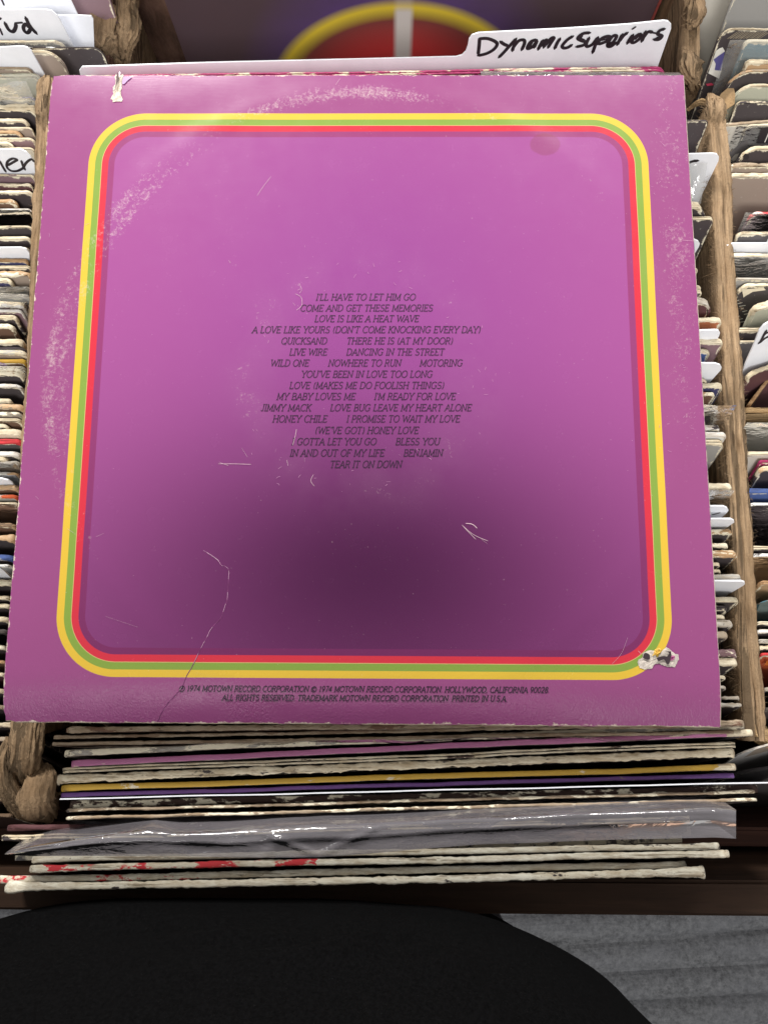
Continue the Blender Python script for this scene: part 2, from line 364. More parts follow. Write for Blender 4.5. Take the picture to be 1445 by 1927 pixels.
# ------------------------------------------------------------------ record sleeves
def curve_profile(s, Wd, rc):
    d = min(s, Wd - s)
    if d >= rc: return 0.0
    return rc - math.sqrt(max(0, rc * rc - (rc - d) ** 2))
def loft_edge(mb, fr, path, t, off, seed, flare, lumpy, K=7):
    """rounded worn edge of thickness t along path [(s,h,os,oh)] of frame fr=(P,a,d,f,W)"""
    Pt, a, d, f, Wd = fr; rows = []; uvs = []
    L = 0; prev = None
    for (s, h, os_, oh) in path:
        if prev: L += math.hypot(s - prev[0], h - prev[1])
        prev = (s, h)
        cd = math.hypot(min(s, Wd - s), h)
        tt = t / 2 * (1 + lumpy * .45 * fb(L * 90, seed, 0, 3) + lumpy * .40 * fb(L * 420, seed + 3, 0, 3)) * (1 + flare * math.exp(-(cd / .013) ** 2))
        rr = min(t, .0030) * .36 * (1 + lumpy * .7 * fb(L * 260, seed + 8, 0, 4)) * (1 + flare * .3 * math.exp(-(cd / .013) ** 2))
        c = Pt + a * s + d * h + f * off(s, h)
        o = a * os_ + d * oh
        row = []
        for k in range(K):
            th = -math.pi / 2 + math.pi * k / (K - 1)
            sn = math.sin(th); row.append(c + f * (-tt * math.copysign(abs(sn) ** .7, sn)) + o * (rr * math.cos(th) ** .6 * (1 + lumpy * .25 * nz(L * 500, k * 2.1, seed))))
        rows.append(row); uvs.append([(s, h)] * K)
    mb.grid(rows, uv=uvs)
def sleeve(PL, PR, tilt=18, t=.0035, H=.312, kind='spine', edge=None, cover=None, label='', group=None, seed=0, rc=None, wave=.0006,
           flare=.25, lumpy=.6, bag=None, bagmat=None, name='record_sleeve', gap=0.0, bow=0.0, edge_label=None, fine='B'):
    rnd = random.Random(seed * 7 + 1)
    PL, PR = Vector(PL), Vector(PR); a = (PR - PL).normalized(); Wd = (PR - PL).length
    d = Vector((0, -math.sin(R(tilt)), -math.cos(R(tilt)))); d = (d - a * d.dot(a)).normalized(); f = d.cross(a).normalized()
    if f.z < 0: f = -f
    mid = (PL + PR) / 2
    rcl = rc if rc else rnd.uniform(.003, .009); rcr = rc if rc else rnd.uniform(.003, .009)
    def prof(s):
        return curve_profile(s, Wd, rcl) if s < Wd / 2 else curve_profile(s, Wd, rcr)
    def off(s, h):
        return wave * (fb(s * 9, seed * 1.7, 0, 3) + .35 * nz(s * 60, seed)) * max(.2, 1 - h * 3) + bow * math.sin(math.pi * s / Wd)
    path = []; nv = 9
    for i in range(nv): h = H - (H - rcl) * i / nv; path.append((0, h, -1, 0))
    for i in range(6): th = math.pi / 2 * i / 6; path.append((rcl - rcl * math.cos(th), rcl - rcl * math.sin(th), -math.cos(th), -math.sin(th)))
    xx = 0.0; span = Wd - rcl - rcr
    while xx < span:
        path.append((rcl + xx, 0, 0, -1)); e0, e1 = xx, span - xx
        xx += .0014 if fine == 'B' or (fine == 'R' and e1 < .075) or (fine == 'L' and e0 < .085) else .007
    path.append((Wd - rcr, 0, 0, -1))
    for i in range(1, 7): th = math.pi / 2 * i / 6; path.append((Wd - rcr + rcr * math.sin(th), rcr - rcr * math.cos(th), math.sin(th), -math.cos(th)))
    for i in range(1, nv + 1): path.append((Wd, rcr + (H - rcr) * i / nv, 1, 0))
    ss = [Wd * i / 60 for i in range(61)]
    ss = sorted(set([round(q, 5) for q in ss] + [round(rcl * k / 5, 5) for k in range(6)] + [round(Wd - rcr * k / 5, 5) for k in range(6)]))
    hs = (.0, .004, .012, .03, .08, .16, 1.0)
    mb = MB()
    for sg in (1, -1):
        rows, uvs = [], []
        for q in hs:
            row, uv = [], []
            for s in ss:
                h0 = prof(s) + .0003; h = h0 + (H - h0) * q
                row.append(PL + a * s + d * h + f * (off(s, h) + sg * (t / 2 * (.97 if q == 0 else 1.0) + gap * .5)))
                uv.append((min(s, Wd - s), h - h0))
            rows.append(row); uvs.append(uv)
        if sg < 0: rows = [list(reversed(r)) for r in rows]; uvs = [list(reversed(r)) for r in uvs]
        mb.grid(rows, uv=uvs)
    root = mb.build(name, cover, None, mid, True, uv=True)
    tag(root, label, 'record sleeve', group)
    fr = (PL, a, d, f, Wd); eb = MB()
    if kind == 'spine': loft_edge(eb, fr, path, t, off, seed, flare, lumpy)
    else:
        tb = min(.0016, t * .42)
        for sg in (1, -1):
            loft_edge(eb, fr, path, tb, lambda s, h, sg=sg: off(s, h) + sg * (t / 2 + gap * .5 - tb / 2) + .0002 * nz(s * 40, seed + sg * 5), seed + sg * 11, flare * .6, lumpy, 5)
        ib = MB(); rows = []
        rows.append([PL + a * s + d * (prof(s) + .0022 + .0015 * nz(s * 30, seed)) + f * (off(s, 0) + .0004) for s in ss if .006 < s < Wd - .006])
        rows.append([PL + a * s + d * .02 + f * (off(s, 0) + .0004) for s in ss if .006 < s < Wd - .006])
        ib.grid(rows); ib.build('inner_sleeve', flat_mat('inner_paper', (.20, .16, .12), .9), root)
    e = eb.build('spine' if kind == 'spine' else 'open_edge', edge, root, smooth=True, uv=True)
    if edge_label: e['label'] = edge_label
    if bag is not None:
        bb = MB(); up, side = bag
        rows = []
        for q in (-1, -.5, 0, .06, .2, .5, 1.0):
            row = []
            for i in range(71):
                s = -side + (Wd + 2 * side) * i / 70
                h = q * up * (1 + .5 * nz(s * 40, seed + 2)) if q < 0 else q * H
                fo = t / 2 + .0012 + .0022 * fb(s * 28, seed + 4, h * 22, 3) * (1 if q > 0 else .8) + (.003 * nz(s * 18, seed + 6) if q < 0 else 0)
                row.append(PL + a * s + d * h + f * (off(max(0, min(Wd, s)), max(h, 0)) + max(fo, t / 2 + .0004)))
            rows.append(row)
        bb.grid(rows); bb.build('plastic_bag', bagmat or PLASTIC, root, smooth=True)
    root['_frame'] = [list(PL), list(a), list(d), list(f)]
    return root
def on_face(root, t, pts, mat, name, lift=.0003, zextra=0):
    """flat piece printed or stuck on the front of a sleeve; pts are picture points on that face"""
    PL, a, d, f = [Vector(q) for q in root['_frame']]; p0 = PL + f * (t / 2 + lift)
    vs = [at_plane(px, py, p0, f) for px, py in pts]
    return obj(name, vs, [tuple(range(len(vs)))], mat, root)

def edge_of(e, side=None, rng=None):                       # 'cream/red/.6' -> worn edge material
    q = e.split('/'); return edge_mat(q[0], q[1] if len(q) > 1 else None, float(q[2]) if len(q) > 2 else .8, side.split('/')[0] if side else None, rng)
def cover_of(c):
    q = c.split('/'); return cover_mat(q[0], q[1] if len(q) > 1 and q[1] else None, float(q[2]) if len(q) > 2 else .45)
def fitz(L, Rr, want=.315):           # height at which the two picture points are one sleeve apart
    lo, hi = -.08, .05
    for _ in range(40):
        m = (lo + hi) / 2
        if (at(*L, m) - at(*Rr, m)).length > want: lo = m
        else: hi = m
    return (lo + hi) / 2

# ---- front rows of the middle bin: both ends in view
G1 = 'record sleeves filed below the purple sleeve'
FRONT = [  # left, right, thickness px, kind, edge, cover, label, extra
 ((120, 1373), (1404, 1359), 11, 'spine', 'old/umber/.75', 'umber', 'worn tan record edge tucked right under the bottom edge of the purple sleeve', dict(z=-.013, lumpy=.9)),
 ((97, 1394), (1391, 1370), 17, 'open', 'old/brown/.7', 'umber', 'brown open-ended sleeve with two ragged board edges, left end sticking out furthest', dict(lumpy=1.0, bag=(.003, .001), gap=.001)),
 ((118, 1417), (1401, 1366), 13, 'spine', 'grey/cream/.4', 'dgrey', 'pale grey shiny spine between the brown open sleeve and the pink spine', dict(lumpy=.4)),
 ((130, 1437), (1417, 1378), 12, 'spine', 'cream/pink/.02', 'black', 'pink shiny spine with bare cream cardboard at its right end', dict(lumpy=.2, rng=(-1, .302))),
 ((110, 1451), (1388, 1400), 11, 'open', 'cream/dbrown/.75', 'black', 'thin ragged open sleeve between the pink spine and the thick cream spine', dict(lumpy=1.0)),
 ((108, 1466), (1381, 1416), 17, 'spine', 'cream/black/.85', 'black', 'thick bare cream spine just above the yellow one', dict(lumpy=.9)),
 ((110, 1483), (1386, 1442), 12, 'spine', 'cream/yellow/.12', 'black', 'yellow spine with scuffed cream patches in the middle', dict(lumpy=.2, flare=.3, rng=(-1, .302))),
 ((112, 1496), (1383, 1460), 9, 'spine', 'old/purple/.08', 'black', 'thin purple spine right below the yellow one', dict(lumpy=.25)),
 ((130, 1514), (1425, 1485), 15, 'spine', 'dbrown/cream/.55', 'black', 'dull dark brown spine turning cream at its right end, below the white card edge', dict(lumpy=.5, bag=(.002, .001))),
 ((115, 1534), (1430, 1497), 15, 'open', 'old/cream/.6', 'black', 'black sleeve gaping open with two thin ragged cream lips', dict(lumpy=1.0, gap=.0015)),
 ((5, 1558), (1290, 1517), 12, 'spine', 'maroon/cream/.86', 'black', 'maroon glossy spine with a chipped white left corner', dict(lumpy=.4, bow=.0018)),
 ((0, 1578), (1300, 1540), 11, 'open', 'cream/black/.6', 'black', 'black open sleeve with a thin pale lip, half hidden by the crumpled plastic', dict(lumpy=.9)),
 ((56, 1618), (1360, 1590), 13, 'spine', 'ivory/black/.84', 'black', 'clean cream spine right below the crumpled plastic', dict(lumpy=.45)),
 ((51, 1635), (1375, 1606), 13, 'spine', 'ivory/red/.52', 'black', 'cream spine with rubbed red print on its left half', dict(lumpy=.5, rng=(.01, .13))),
 ((-12, 1655), (1297, 1627), 14, 'spine', 'ivory/red/.62', 'black', 'cream spine second from the front, its right end the shortest', dict(lumpy=.5, rng=(-1, .10))),
 ((2, 1671), (1325, 1643), 15, 'spine', 'ivory/black/.80', 'black', 'foremost cream spine with splayed fuzzy corners, against the black shirt', dict(lumpy=.6, flare=.75)),
]
for i, (L, Rr, th, kind, e, c, lab, ex) in enumerate(FRONT):
    ex = dict(ex); z = ex.pop('z', None); rng = ex.pop('rng', None)
    if z is None: z = max(-.034, min(-.012, fitz(L, Rr)))
    A, B = at(*L, z), at(*Rr, z)
    t = th * .78 / 3850.
    sleeve(A, B, 13 + .022 * (L[1] - 1480), t, kind=kind, edge=edge_of(e, c, rng), cover=cover_of(c), label=lab, group=G1, seed=100 + i, **ex)

# crumpled clear bag standing in front of the maroon spine
def crumpled():
    top = [(10, 1606), (60, 1592), (140, 1578), (220, 1567), (277, 1559), (330, 1566), (420, 1563), (520, 1556), (600, 1552), (700, 1549), (800, 1544), (900, 1537), (1000, 1533), (1120, 1527), (1250, 1522), (1345, 1520), (1384, 1524)]
    bot = [(10, 1609), (60, 1611), (140, 1611), (220, 1611), (277, 1611), (330, 1611), (420, 1613), (520, 1614), (600, 1613), (700, 1606), (800, 1597), (900, 1589), (1000, 1586), (1120, 1581), (1250, 1578), (1345, 1576), (1383, 1578)]
    def ip(tab, x):
        for (x0, y0), (x1, y1) in zip(tab, tab[1:]):
            if x <= x1: return y0 + (y1 - y0) * (x - x0) / (x1 - x0)
        return tab[-1][1]
    rows = []; n = 170
    for k in range(15):
        q = k / 14; row = []
        for i in range(n + 1):
            x = 10 + 1374 * i / n; y = ip(top, x) * (1 - q) + ip(bot, x) * q
            z = -.003 - .0030 * q - .0022 * max(0, 1 - q / .22) ** 2
            z += .0009 * fb(x * .009, q * .9, 2.2, 2) * math.sin(math.pi * (q * .9 + .1)) 
            dv = abs(x - 600) / 70.
            if dv < 1.6: z += .0009 * math.exp(-((q - (.95 - .5 * dv)) / .10) ** 2)
            z += .0011 * math.exp(-((x - (548 - 55 * q)) / 12) ** 2) * q
            z += .0009 * math.exp(-((q - .42 - .12 * nz(x * .008)) / .10) ** 2)
            row.append(at(x, y, z))
        rows.append(row)
    front = MB(); front.grid(rows)
    # back sheet going down into the bin behind it, and front sheet down
    n0 = rows[0]; b = [[p for p in n0], [p + Vector((0, .0015, -.02)) for p in n0], [p + Vector((0, -.02, -.27)) for p in n0]]; front.grid(b)
    nb = rows[-1]; b = [[p for p in nb], [p + Vector((0, .001, -.02)) for p in nb], [p + Vector((0, -.012, -.25)) for p in nb]]; front.grid(b)
    r = empty('record_sleeve', at(700, 1580, -.05))
    tag(r, 'record in a crumpled shiny clear plastic bag with its mouth folded over', 'record sleeve', G1)
    front.build('plastic_bag', plastic_mat('crumpled_plastic', .36, (.34, .32, .35), .11, .0016, .95, (.22, 1.1, 1.1)), r, smooth=True)
    # the sleeve inside
    A = at(30, 1607, -.034); B = A + Vector((.312, .0105, 0)); ib = MB(); d = Vector((0, -.10, -1)).normalized()
    for o in (0, -.003): ib.grid([[A + Vector((0, o, 0)), B + Vector((0, o, 0))], [A + Vector((0, o, 0)) + d * .28, B + Vector((0, o, 0)) + d * .28]])
    ib.grid([[A, B], [A + Vector((0, -.003, 0)), B + Vector((0, -.003, 0))]])
    ib.build('cover', cover_of('dgrey'), r)
crumpled()

# ---- left bin (right ends in view beside the divider) ----------------------------------------
G2 = 'record sleeves in the left bin'
def left_row(x, y, th, kind, e, c, lab, z=-.034, tilt=20, **ex):
    B = at(x, y, z); rot = ex.pop('rot', None); sd = int(y * 3 + x)
    if rot is None: rot = random.Random(sd).uniform(-.020, .012)
    A = B - Vector((.315 * math.cos(rot), .315 * math.sin(rot), 0))
    ex.setdefault('rc', random.Random(sd + 1).uniform(.0012, .0035)); ex.setdefault('fine', 'R')
    return sleeve(A, B, tilt, th * .74 / 3800., kind=kind, edge=edge_of(e, c), cover=cover_of(c), label=lab, group=G2, seed=200 + sd, **ex)
LEFT = [
 (58, 128, 9, 'open', 'old/black/.9', 'taupe', 'worn double edge in front of the small blank white tab, topmost of the left stack', {}),
 (72, 143, 14, 'spine', 'sage/tan/.7', 'sage', 'greenish cream spine with tiny black print in clear plastic, beside the torn divider top', dict(bag=(.002, .002))),
 (66, 184, 9, 'open', 'grey/navy/.5', 'lgrey', 'blue-grey sleeve in a wrinkled clear bag near the top of the left bin', dict(bag=(.009, .001), kw=1)),
 (66, 204, 20, 'spine', 'cream/black/.97', 'black', 'fat shaggy cream spine below the blue-grey bagged sleeve', dict(lumpy=1.2)),
 (49, 228, 12, 'spine', 'cream/black/.92', 'black', 'short bright cream spine over a dark curved cover', {}),
 (60, 241, 6, 'open', 'cream', 'taupe', 'thin pale curved edge just above the orange-tan spine', {}),
 (38, 249, 10, 'spine', 'tan/cream/.8', 'black', 'orange-tan spine with a bent right corner', {}),
 (64, 261, 8, 'open', 'cream/maroon/.7', 'mauve', 'ragged brown and cream edge two above the card reading ler', {}),
 (22, 270, 9, 'spine', 'cream/black/.9', 'black', 'stubby cream spine with a dark cover just above the card reading ler', {}),
 (63, 279, 6, 'spine', 'cream', 'cream', 'smooth cream edge touching the back of the card reading ler', {}),
 (62, 331, 6, 'spine', 'cream/mauve/.7', 'mauve', 'thin cream edge and mauve cover right below the card reading ler', {}),
 (59, 347, 9, 'open', 'cream/maroon/.65', 'maroon', 'tattered edge with a flaked corner, second below the card reading ler', dict(lumpy=1.2)),
 (60, 362, 10, 'spine', 'cream', 'black', 'thick bright cream spine level with the first white chip on the purple edge', {}),
 (28, 379, 11, 'spine', 'tan/cream/.5', 'umber', 'short tan spine beside a wide dark cover', {}),
 (58, 395, 5, 'spine', 'white/grey/.6', 'black', 'thin white plastic-lipped edge over a smoky grey cover', dict(bag=(.003, .001))),
 (57, 402, 7, 'spine', 'cream/black/.7', 'dgrey', 'smoky grey bagged cover with a cream right corner', dict(bag=(.002, .001))),
 (60, 426, 7, 'open', 'cream/black/.72', 'black', 'thin flaked cream edge over a flat black cover', {}),
 (55, 449, 9, 'spine', 'cream', 'black', 'cream spine ending short above the bluish white card', {}),
 (53, 467, 7, 'spine', 'grey/cream/.5', 'black', 'pale curled edge leaning on the bluish white card', {}),
 (50, 491, 10, 'spine', 'tan', 'navy', 'bent tan spine right below the bluish white card', {}),
 (56, 503, 9, 'open', 'cream/black/.85', 'black', 'cream double edge with specks of black print', {}),
 (55, 516, 13, 'spine', 'tan/cream/.5', 'taupe', 'mottled tan and cream spine above a navy cover', dict(lumpy=1.0)),
 (19, 528, 12, 'spine', 'cream', 'navy', 'stubby cream spine beside a scuffed navy cover', {}),
 (56, 543, 8, 'spine', 'grey', 'lgrey', 'first of three shiny grey bagged sleeves in the left bin', dict(bag=(.004, .001))),
 (55, 559, 8, 'spine', 'grey', 'lgrey', 'second of three shiny grey bagged sleeves in the left bin', dict(bag=(.004, .001))),
 (54, 574, 8, 'spine', 'grey', 'lgrey', 'third and lowest of three shiny grey bagged sleeves in the left bin', dict(bag=(.004, .001))),
 (40, 586, 7, 'spine', 'white', 'mauve', 'straight white spine below the three grey bagged sleeves', {}),
 (29, 598, 11, 'spine', 'cream/tan/.7', 'black', 'square-ended yellowish spine over a broad black curved cover', {}),
 (22, 615, 12, 'spine', 'old/cream/.5', 'umber', 'frayed brownish stub in the middle of the black curved cover', dict(lumpy=1.2)),
 (40, 644, 14, 'spine', 'cream/tan/.6', 'black', 'cream and tan wedge-shaped spine above a black strip', {}),
 (47, 656, 6, 'spine', 'black/white/.92', 'black', 'black glossy strip of a spine between two cream ones', {}),
 (46, 665, 12, 'spine', 'cream/grey/.6', 'taupe', 'wide weathered cream spine above the mauve and yellow ones', {}),
 (46, 680, 10, 'spine', 'yellow/tan/.7', 'umber', 'yellow cover edge fading to brown, beside a lilac corner', {}),
 (12, 681, 9, 'spine', 'violet/white/.7', 'violet', 'small lilac corner at the left edge of the picture', {}),
 (45, 693, 10, 'spine', 'grey', 'lgrey', 'single grey bagged sleeve below the yellow edge', dict(bag=(.003, .001))),
 (38, 704, 11, 'spine', 'tan/cream/.4', 'black', 'peach-tan spine over a dark brown cover', {}),
 (37, 726, 9, 'spine', 'white/black/.9', 'black', 'white spine over the black cover with faint lettering', {}),
 (19, 754, 9, 'spine', 'cream/black/.8', 'black', 'short bent cream spine with black flecks in front of the lettered black cover', {}),
 (42, 766, 13, 'spine', 'old/tan/.5', 'umber', 'wide brown wood-coloured spine, left bin', {}),
 (40, 779, 9, 'spine', 'grey/cream/.5', 'taupe', 'plain greyish spine directly below the wide brown one', {}),
 (38, 790, 9, 'open', 'cream/brown/.7', 'umber', 'split cream and brown edge below the plain greyish spine', {}),
 (14, 800, 9, 'spine', 'cream', 'black', 'stubby rounded cream spine above the widest plain cream one', {}),
 (38, 816, 17, 'spine', 'cream', 'cream', 'widest plain cream spine of the left bin, just above the red one', dict(lumpy=.4)),
 (37, 832, 12, 'spine', 'red/cream/.8', 'dgrey', 'red spine with a cream tip and grey left part', {}),
 (35, 855, 12, 'spine', 'white', 'black', 'white fuzzy edge two below the red spine', {}),
 (12, 861, 14, 'spine', 'cream', 'umber', 'cream corner poking out at left in front of the white fuzzy edge', {}),
 (34, 874, 12, 'spine', 'grey', 'lgrey', 'hazy grey bagged sleeve above the small white rounded tab', dict(bag=(.003, .001))),
 (33, 892, 8, 'spine', 'tan/grey/.5', 'taupe', 'blurry tan sleeve in plastic behind the small white rounded tab', dict(bag=(.003, .001))),
 (32, 918, 12, 'spine', 'old/tan/.5', 'umber', 'tan cardboard edge right below the small white rounded tab', {}),
 (31, 935, 9, 'spine', 'flame/grey/.7', 'lgrey', 'orange-red streak of a spine, left bin', {}),
 (31, 949, 8, 'spine', 'cream/brown/.8', 'sage', 'pale crinkled edge over a beige cover below the orange streak', dict(bag=(.002, .001))),
 (26, 988, 10, 'spine', 'brown/tan/.6', 'umber', 'shadowy brown curved cover edge with torn flakes', {}),
 (25, 1013, 14, 'spine', 'old/tan/.5', 'black', 'crumbly tan edge above the blue spine', dict(lumpy=1.2)),
 (24, 1050, 13, 'spine', 'blue/grey/.8', 'black', 'blue glossy spine at the left edge of the picture', dict(lumpy=.2)),
 (22, 1064, 6, 'spine', 'grey/white/.5', 'lgrey', 'grey striped edge between the blue spine and the white card wedge', {}),
 (20, 1098, 14, 'spine', 'cream/old/.7', 'black', 'ragged cream edge just below the white card wedge', dict(lumpy=1.1)),
 (17, 1124, 8, 'spine', 'cream', 'black', 'upper of two thin cream edges left of the lower panel', {}),
 (16, 1140, 8, 'spine', 'cream', 'black', 'lower of two thin cream edges left of the lower panel', {}),
 (14, 1166, 10, 'spine', 'cream', 'black', 'cream edge above a dark crumpled plastic one, lower left', {}),
 (12, 1188, 8, 'spine', 'dgrey/white/.8', 'black', 'dark plastic covered edge with a white glint, lower left', dict(bag=(.003, .001))),
 (11, 1217, 9, 'spine', 'grey/cream/.5', 'black', 'mottled grey edge below the dark plastic one', {}),
 (9, 1246, 6, 'spine', 'tan', 'umber', 'thin tan edge beside the curve of the yellow stripe, lower left', {}),
 (7, 1270, 8, 'spine', 'cream/maroon/.7', 'maroon', 'cream edge with a maroon cover beside the bottom stripe, lower left', {}),
 (6, 1300, 8, 'spine', 'cream/sage/.6', 'black', 'pale greenish edge left of the purple lower corner', {}),
 (6, 1330, 7, 'spine', 'old', 'black', 'dull brown edge left of the purple lower corner', {}),
 (26, 1364, 10, 'spine', 'cream/old/.6', 'black', 'cream edge ending at the frayed lower divider end', dict(z=-.036)),
 (20, 1391, 8, 'spine', 'grey/old/.6', 'dbrown', 'greyish edge at left of the frayed lower divider end', dict(z=-.036)),
 (14, 1410, 6, 'spine', 'old', 'dbrown', 'thin brown edge at left of the frayed lower divider end', dict(z=-.037)),
 (16, 1505, 8, 'spine', 'brown/old/.6', 'dbrown', 'dim upper curved brown edge outside the lower divider curl', dict(z=-.05)),
 (22, 1535, 7, 'spine', 'brown', 'dbrown', 'dim lower curved brown edge outside the lower divider curl', dict(z=-.05)),
]
for x, y, th, kind, e, c, lab, ex in LEFT:
    ex = dict(ex); ex.pop('kw', None); left_row(x, y, th, kind, e, c, lab, **ex)
# far part of the left bin, lower than the near part: everything leans alike
BT = 16
def back_p0(yref): return Vector((0, yref, -.10))
def back_row(x, y, yref, th, kind, e, c, lab, **ex):
    d = Vector((0, -math.sin(R(BT)), -math.cos(R(BT)))); f = Vector((0, -math.cos(R(BT)), math.sin(R(BT))))
    B = at_plane(x, y, back_p0(yref), f)
    return left_row(x, y, th, kind, e, c, lab, z=B.z, tilt=BT, rot=0.0, **ex)
back_row(112, 97, .181, 11, 'open', 'cream/taupe/.8', 'taupe', 'cream and grey stacked edges behind the blank white tab', rc=.010)
back_row(192, 89, .192, 4, 'spine', 'black/white/.8', 'black', 'black sleeve with a worn white corner beside the torn divider knot', rc=.006)
back_row(118, 78, .198, 9, 'spine', 'cream/black/.8', 'dgrey', 'cream edge with a clear taped bag in front of the card reading ford', rc=.005, bag=(.001, .002))
back_row(200, -22, .240, 9, 'spine', 'mauve', 'mauve', 'reddish brown sleeve behind the white cards at the top left corner', rc=.003)

# ---- middle bin, right corners between the purple sleeve and the right divider -----------------
G3 = 'record corners along the right edge of the purple sleeve'
def mid_row(x, y, th, kind, e, c, lab, z=-.026, tilt=20, **ex):
    B = at(x, y, z); rot = ex.pop('rot', None); sd = int(y * 5 + x)
    if rot is None: rot = random.Random(sd).uniform(-.012, .012)
    A = B - Vector((.313 * math.cos(rot), .313 * math.sin(rot), 0))
    ex.setdefault('rc', random.Random(sd + 1).uniform(.0010, .0030)); ex.setdefault('fine', 'R')
    return sleeve(A, B, tilt, th * .74 / 3800., kind=kind, edge=edge_of(e, c), cover=cover_of(c), label=lab, group=G3, seed=500 + sd, **ex)
MID = [
 (1299, 200, 20, 'spine', 'cream/black/.85', 'black', 'shredded white corner just under the top right corner of the purple sleeve', dict(lumpy=1.5, rc=.012, z=-.034)),
 (1332, 227, 4, 'spine', 'cream/black/.6', 'black', 'plain black cover with a thin white line along its top', dict(lumpy=.2, rc=.002)),
 (1331, 386, 16, 'spine', 'cream/black/.85', 'black', 'crumpled torn white corner with black letters showing', dict(lumpy=1.5, rc=.010, flare=.6)),
 (1342, 411, 11, 'open', 'cream/tan/.8', 'black', 'yellowish split edge over a broad dark cover', dict(lumpy=.5)),
 (1312, 506, 6, 'spine', 'cream', 'black', 'tiny cream nub poking past the purple edge, uppermost', {}),
 (1317, 540, 8, 'spine', 'cream', 'black', 'two rounded cream knuckles one above the other, the upper', {}),
 (1318, 550, 8, 'spine', 'cream', 'black', 'two rounded cream knuckles one above the other, the lower', {}),
 (1339, 566, 20, 'spine', 'pale/grey/.8', 'maroon', 'fat fuzzy grey corner over a reddish cover', dict(lumpy=1.0, rc=.008)),
 (1356, 602, 11, 'spine', 'cream/old/.75', 'orange', 'cream edge over a rust orange cover', dict(lumpy=.7)),
 (1357, 643, 14, 'spine', 'cream', 'mauve', 'cream corner of a mauve cover behind a blank white tab', {}),
 (1334, 661, 10, 'spine', 'cream/black/.8', 'blue', 'small cream corner with a bit of blue cover', {}),
 (1330, 717, 8, 'spine', 'cream', 'black', 'tiny cream corner under the second blank tab', {}),
 (1356, 727, 13, 'spine', 'cream/black/.92', 'navy', 'cream edge over a navy cover above the plastic bag corner', {}),
 (1343, 741, 9, 'open', 'tan/cream/.5', 'umber', 'tan rolled corner touching the plastic bag corner', {}),
 (1349, 775, 12, 'spine', 'cream', 'taupe', 'cream sleeve in a big flared clear bag corner', dict(bag=(.0085, .006), bow=0)),
 (1351, 805, 12, 'spine', 'white/black/.55', 'dgrey', 'black and white corner just below the plastic bag', {}),
 (1364, 818, 11, 'spine', 'white', 'white', 'thick pure white edge below the black and white corner', {}),
 (1361, 834, 16, 'open', 'cream/tan/.9', 'lgrey', 'double cream edge over a grey cover with a bare edge line', dict(rc=.003)),
 (1374, 915, 15, 'spine', 'cream', 'taupe', 'thick cream edge over a plastic covered beige face', dict(bag=(.001, .001), lumpy=.7)),
 (1375, 1001, 11, 'spine', 'tan/cream/.5', 'black', 'orange-tan edge below two white tabs', {}),
 (1368, 1026, 9, 'spine', 'tan/cream/.4', 'black', 'smaller tan edge between two orange-tan ones', {}),
 (1382, 1043, 16, 'spine', 'tan/cream/.6', 'black', 'widest orange-tan ragged edge over a black cover with letters', dict(lumpy=1.0)),
 (1353, 1062, 7, 'spine', 'cream', 'black', 'small cream nub below the widest tan edge', {}),
 (1355, 1074, 7, 'spine', 'cream', 'black', 'lower small cream nub below the widest tan edge', {}),
 (1391, 1086, 11, 'spine', 'pale/grey/.5', 'dgrey', 'grey edge with a cream tip just above the long white tab', {}),
 (1387, 1128, 11, 'spine', 'cream/black/.9', 'black', 'speckled cream edge just below the long white tab', {}),
 (1369, 1145, 11, 'open', 'cream/black/.6', 'black', 'hooked cream and dark corner below the speckled edge', {}),
 (1364, 1162, 8, 'spine', 'cream/pink/.8', 'black', 'pinkish little nub, lower right of the purple sleeve', {}),
 (1374, 1172, 12, 'spine', 'pale', 'black', 'chunky grey-white corner below the pinkish nub', dict(lumpy=1.0, flare=.6)),
 (1365, 1196, 14, 'spine', 'grey/old/.5', 'black', 'dull grey stub in the dark gap, lower right', {}),
 (1383, 1229, 12, 'spine', 'mauve/cream/.7', 'maroon', 'reddish edge with a white mushroomed corner', dict(flare=.8)),
 (1385, 1246, 12, 'spine', 'cream', 'black', 'cream mushroomed corner right below the reddish one', dict(flare=.8)),
 (1364, 1275, 7, 'spine', 'cream', 'black', 'cream sliver barely past the purple edge, lower right', {}),
 (1366, 1292, 6, 'spine', 'pale', 'black', 'lowest pale sliver barely past the purple edge', {}),
 (1391, 1320, 26, 'open', 'pale/grey/.8', 'black', 'thick crumpled layered grey-white corner near the lower right corner of the purple sleeve', dict(lumpy=1.4, z=-.03)),
]
for x, y, th, kind, e, c, lab, ex in MID:
    mid_row(x, y, th, kind, e, c, lab, **dict(ex))

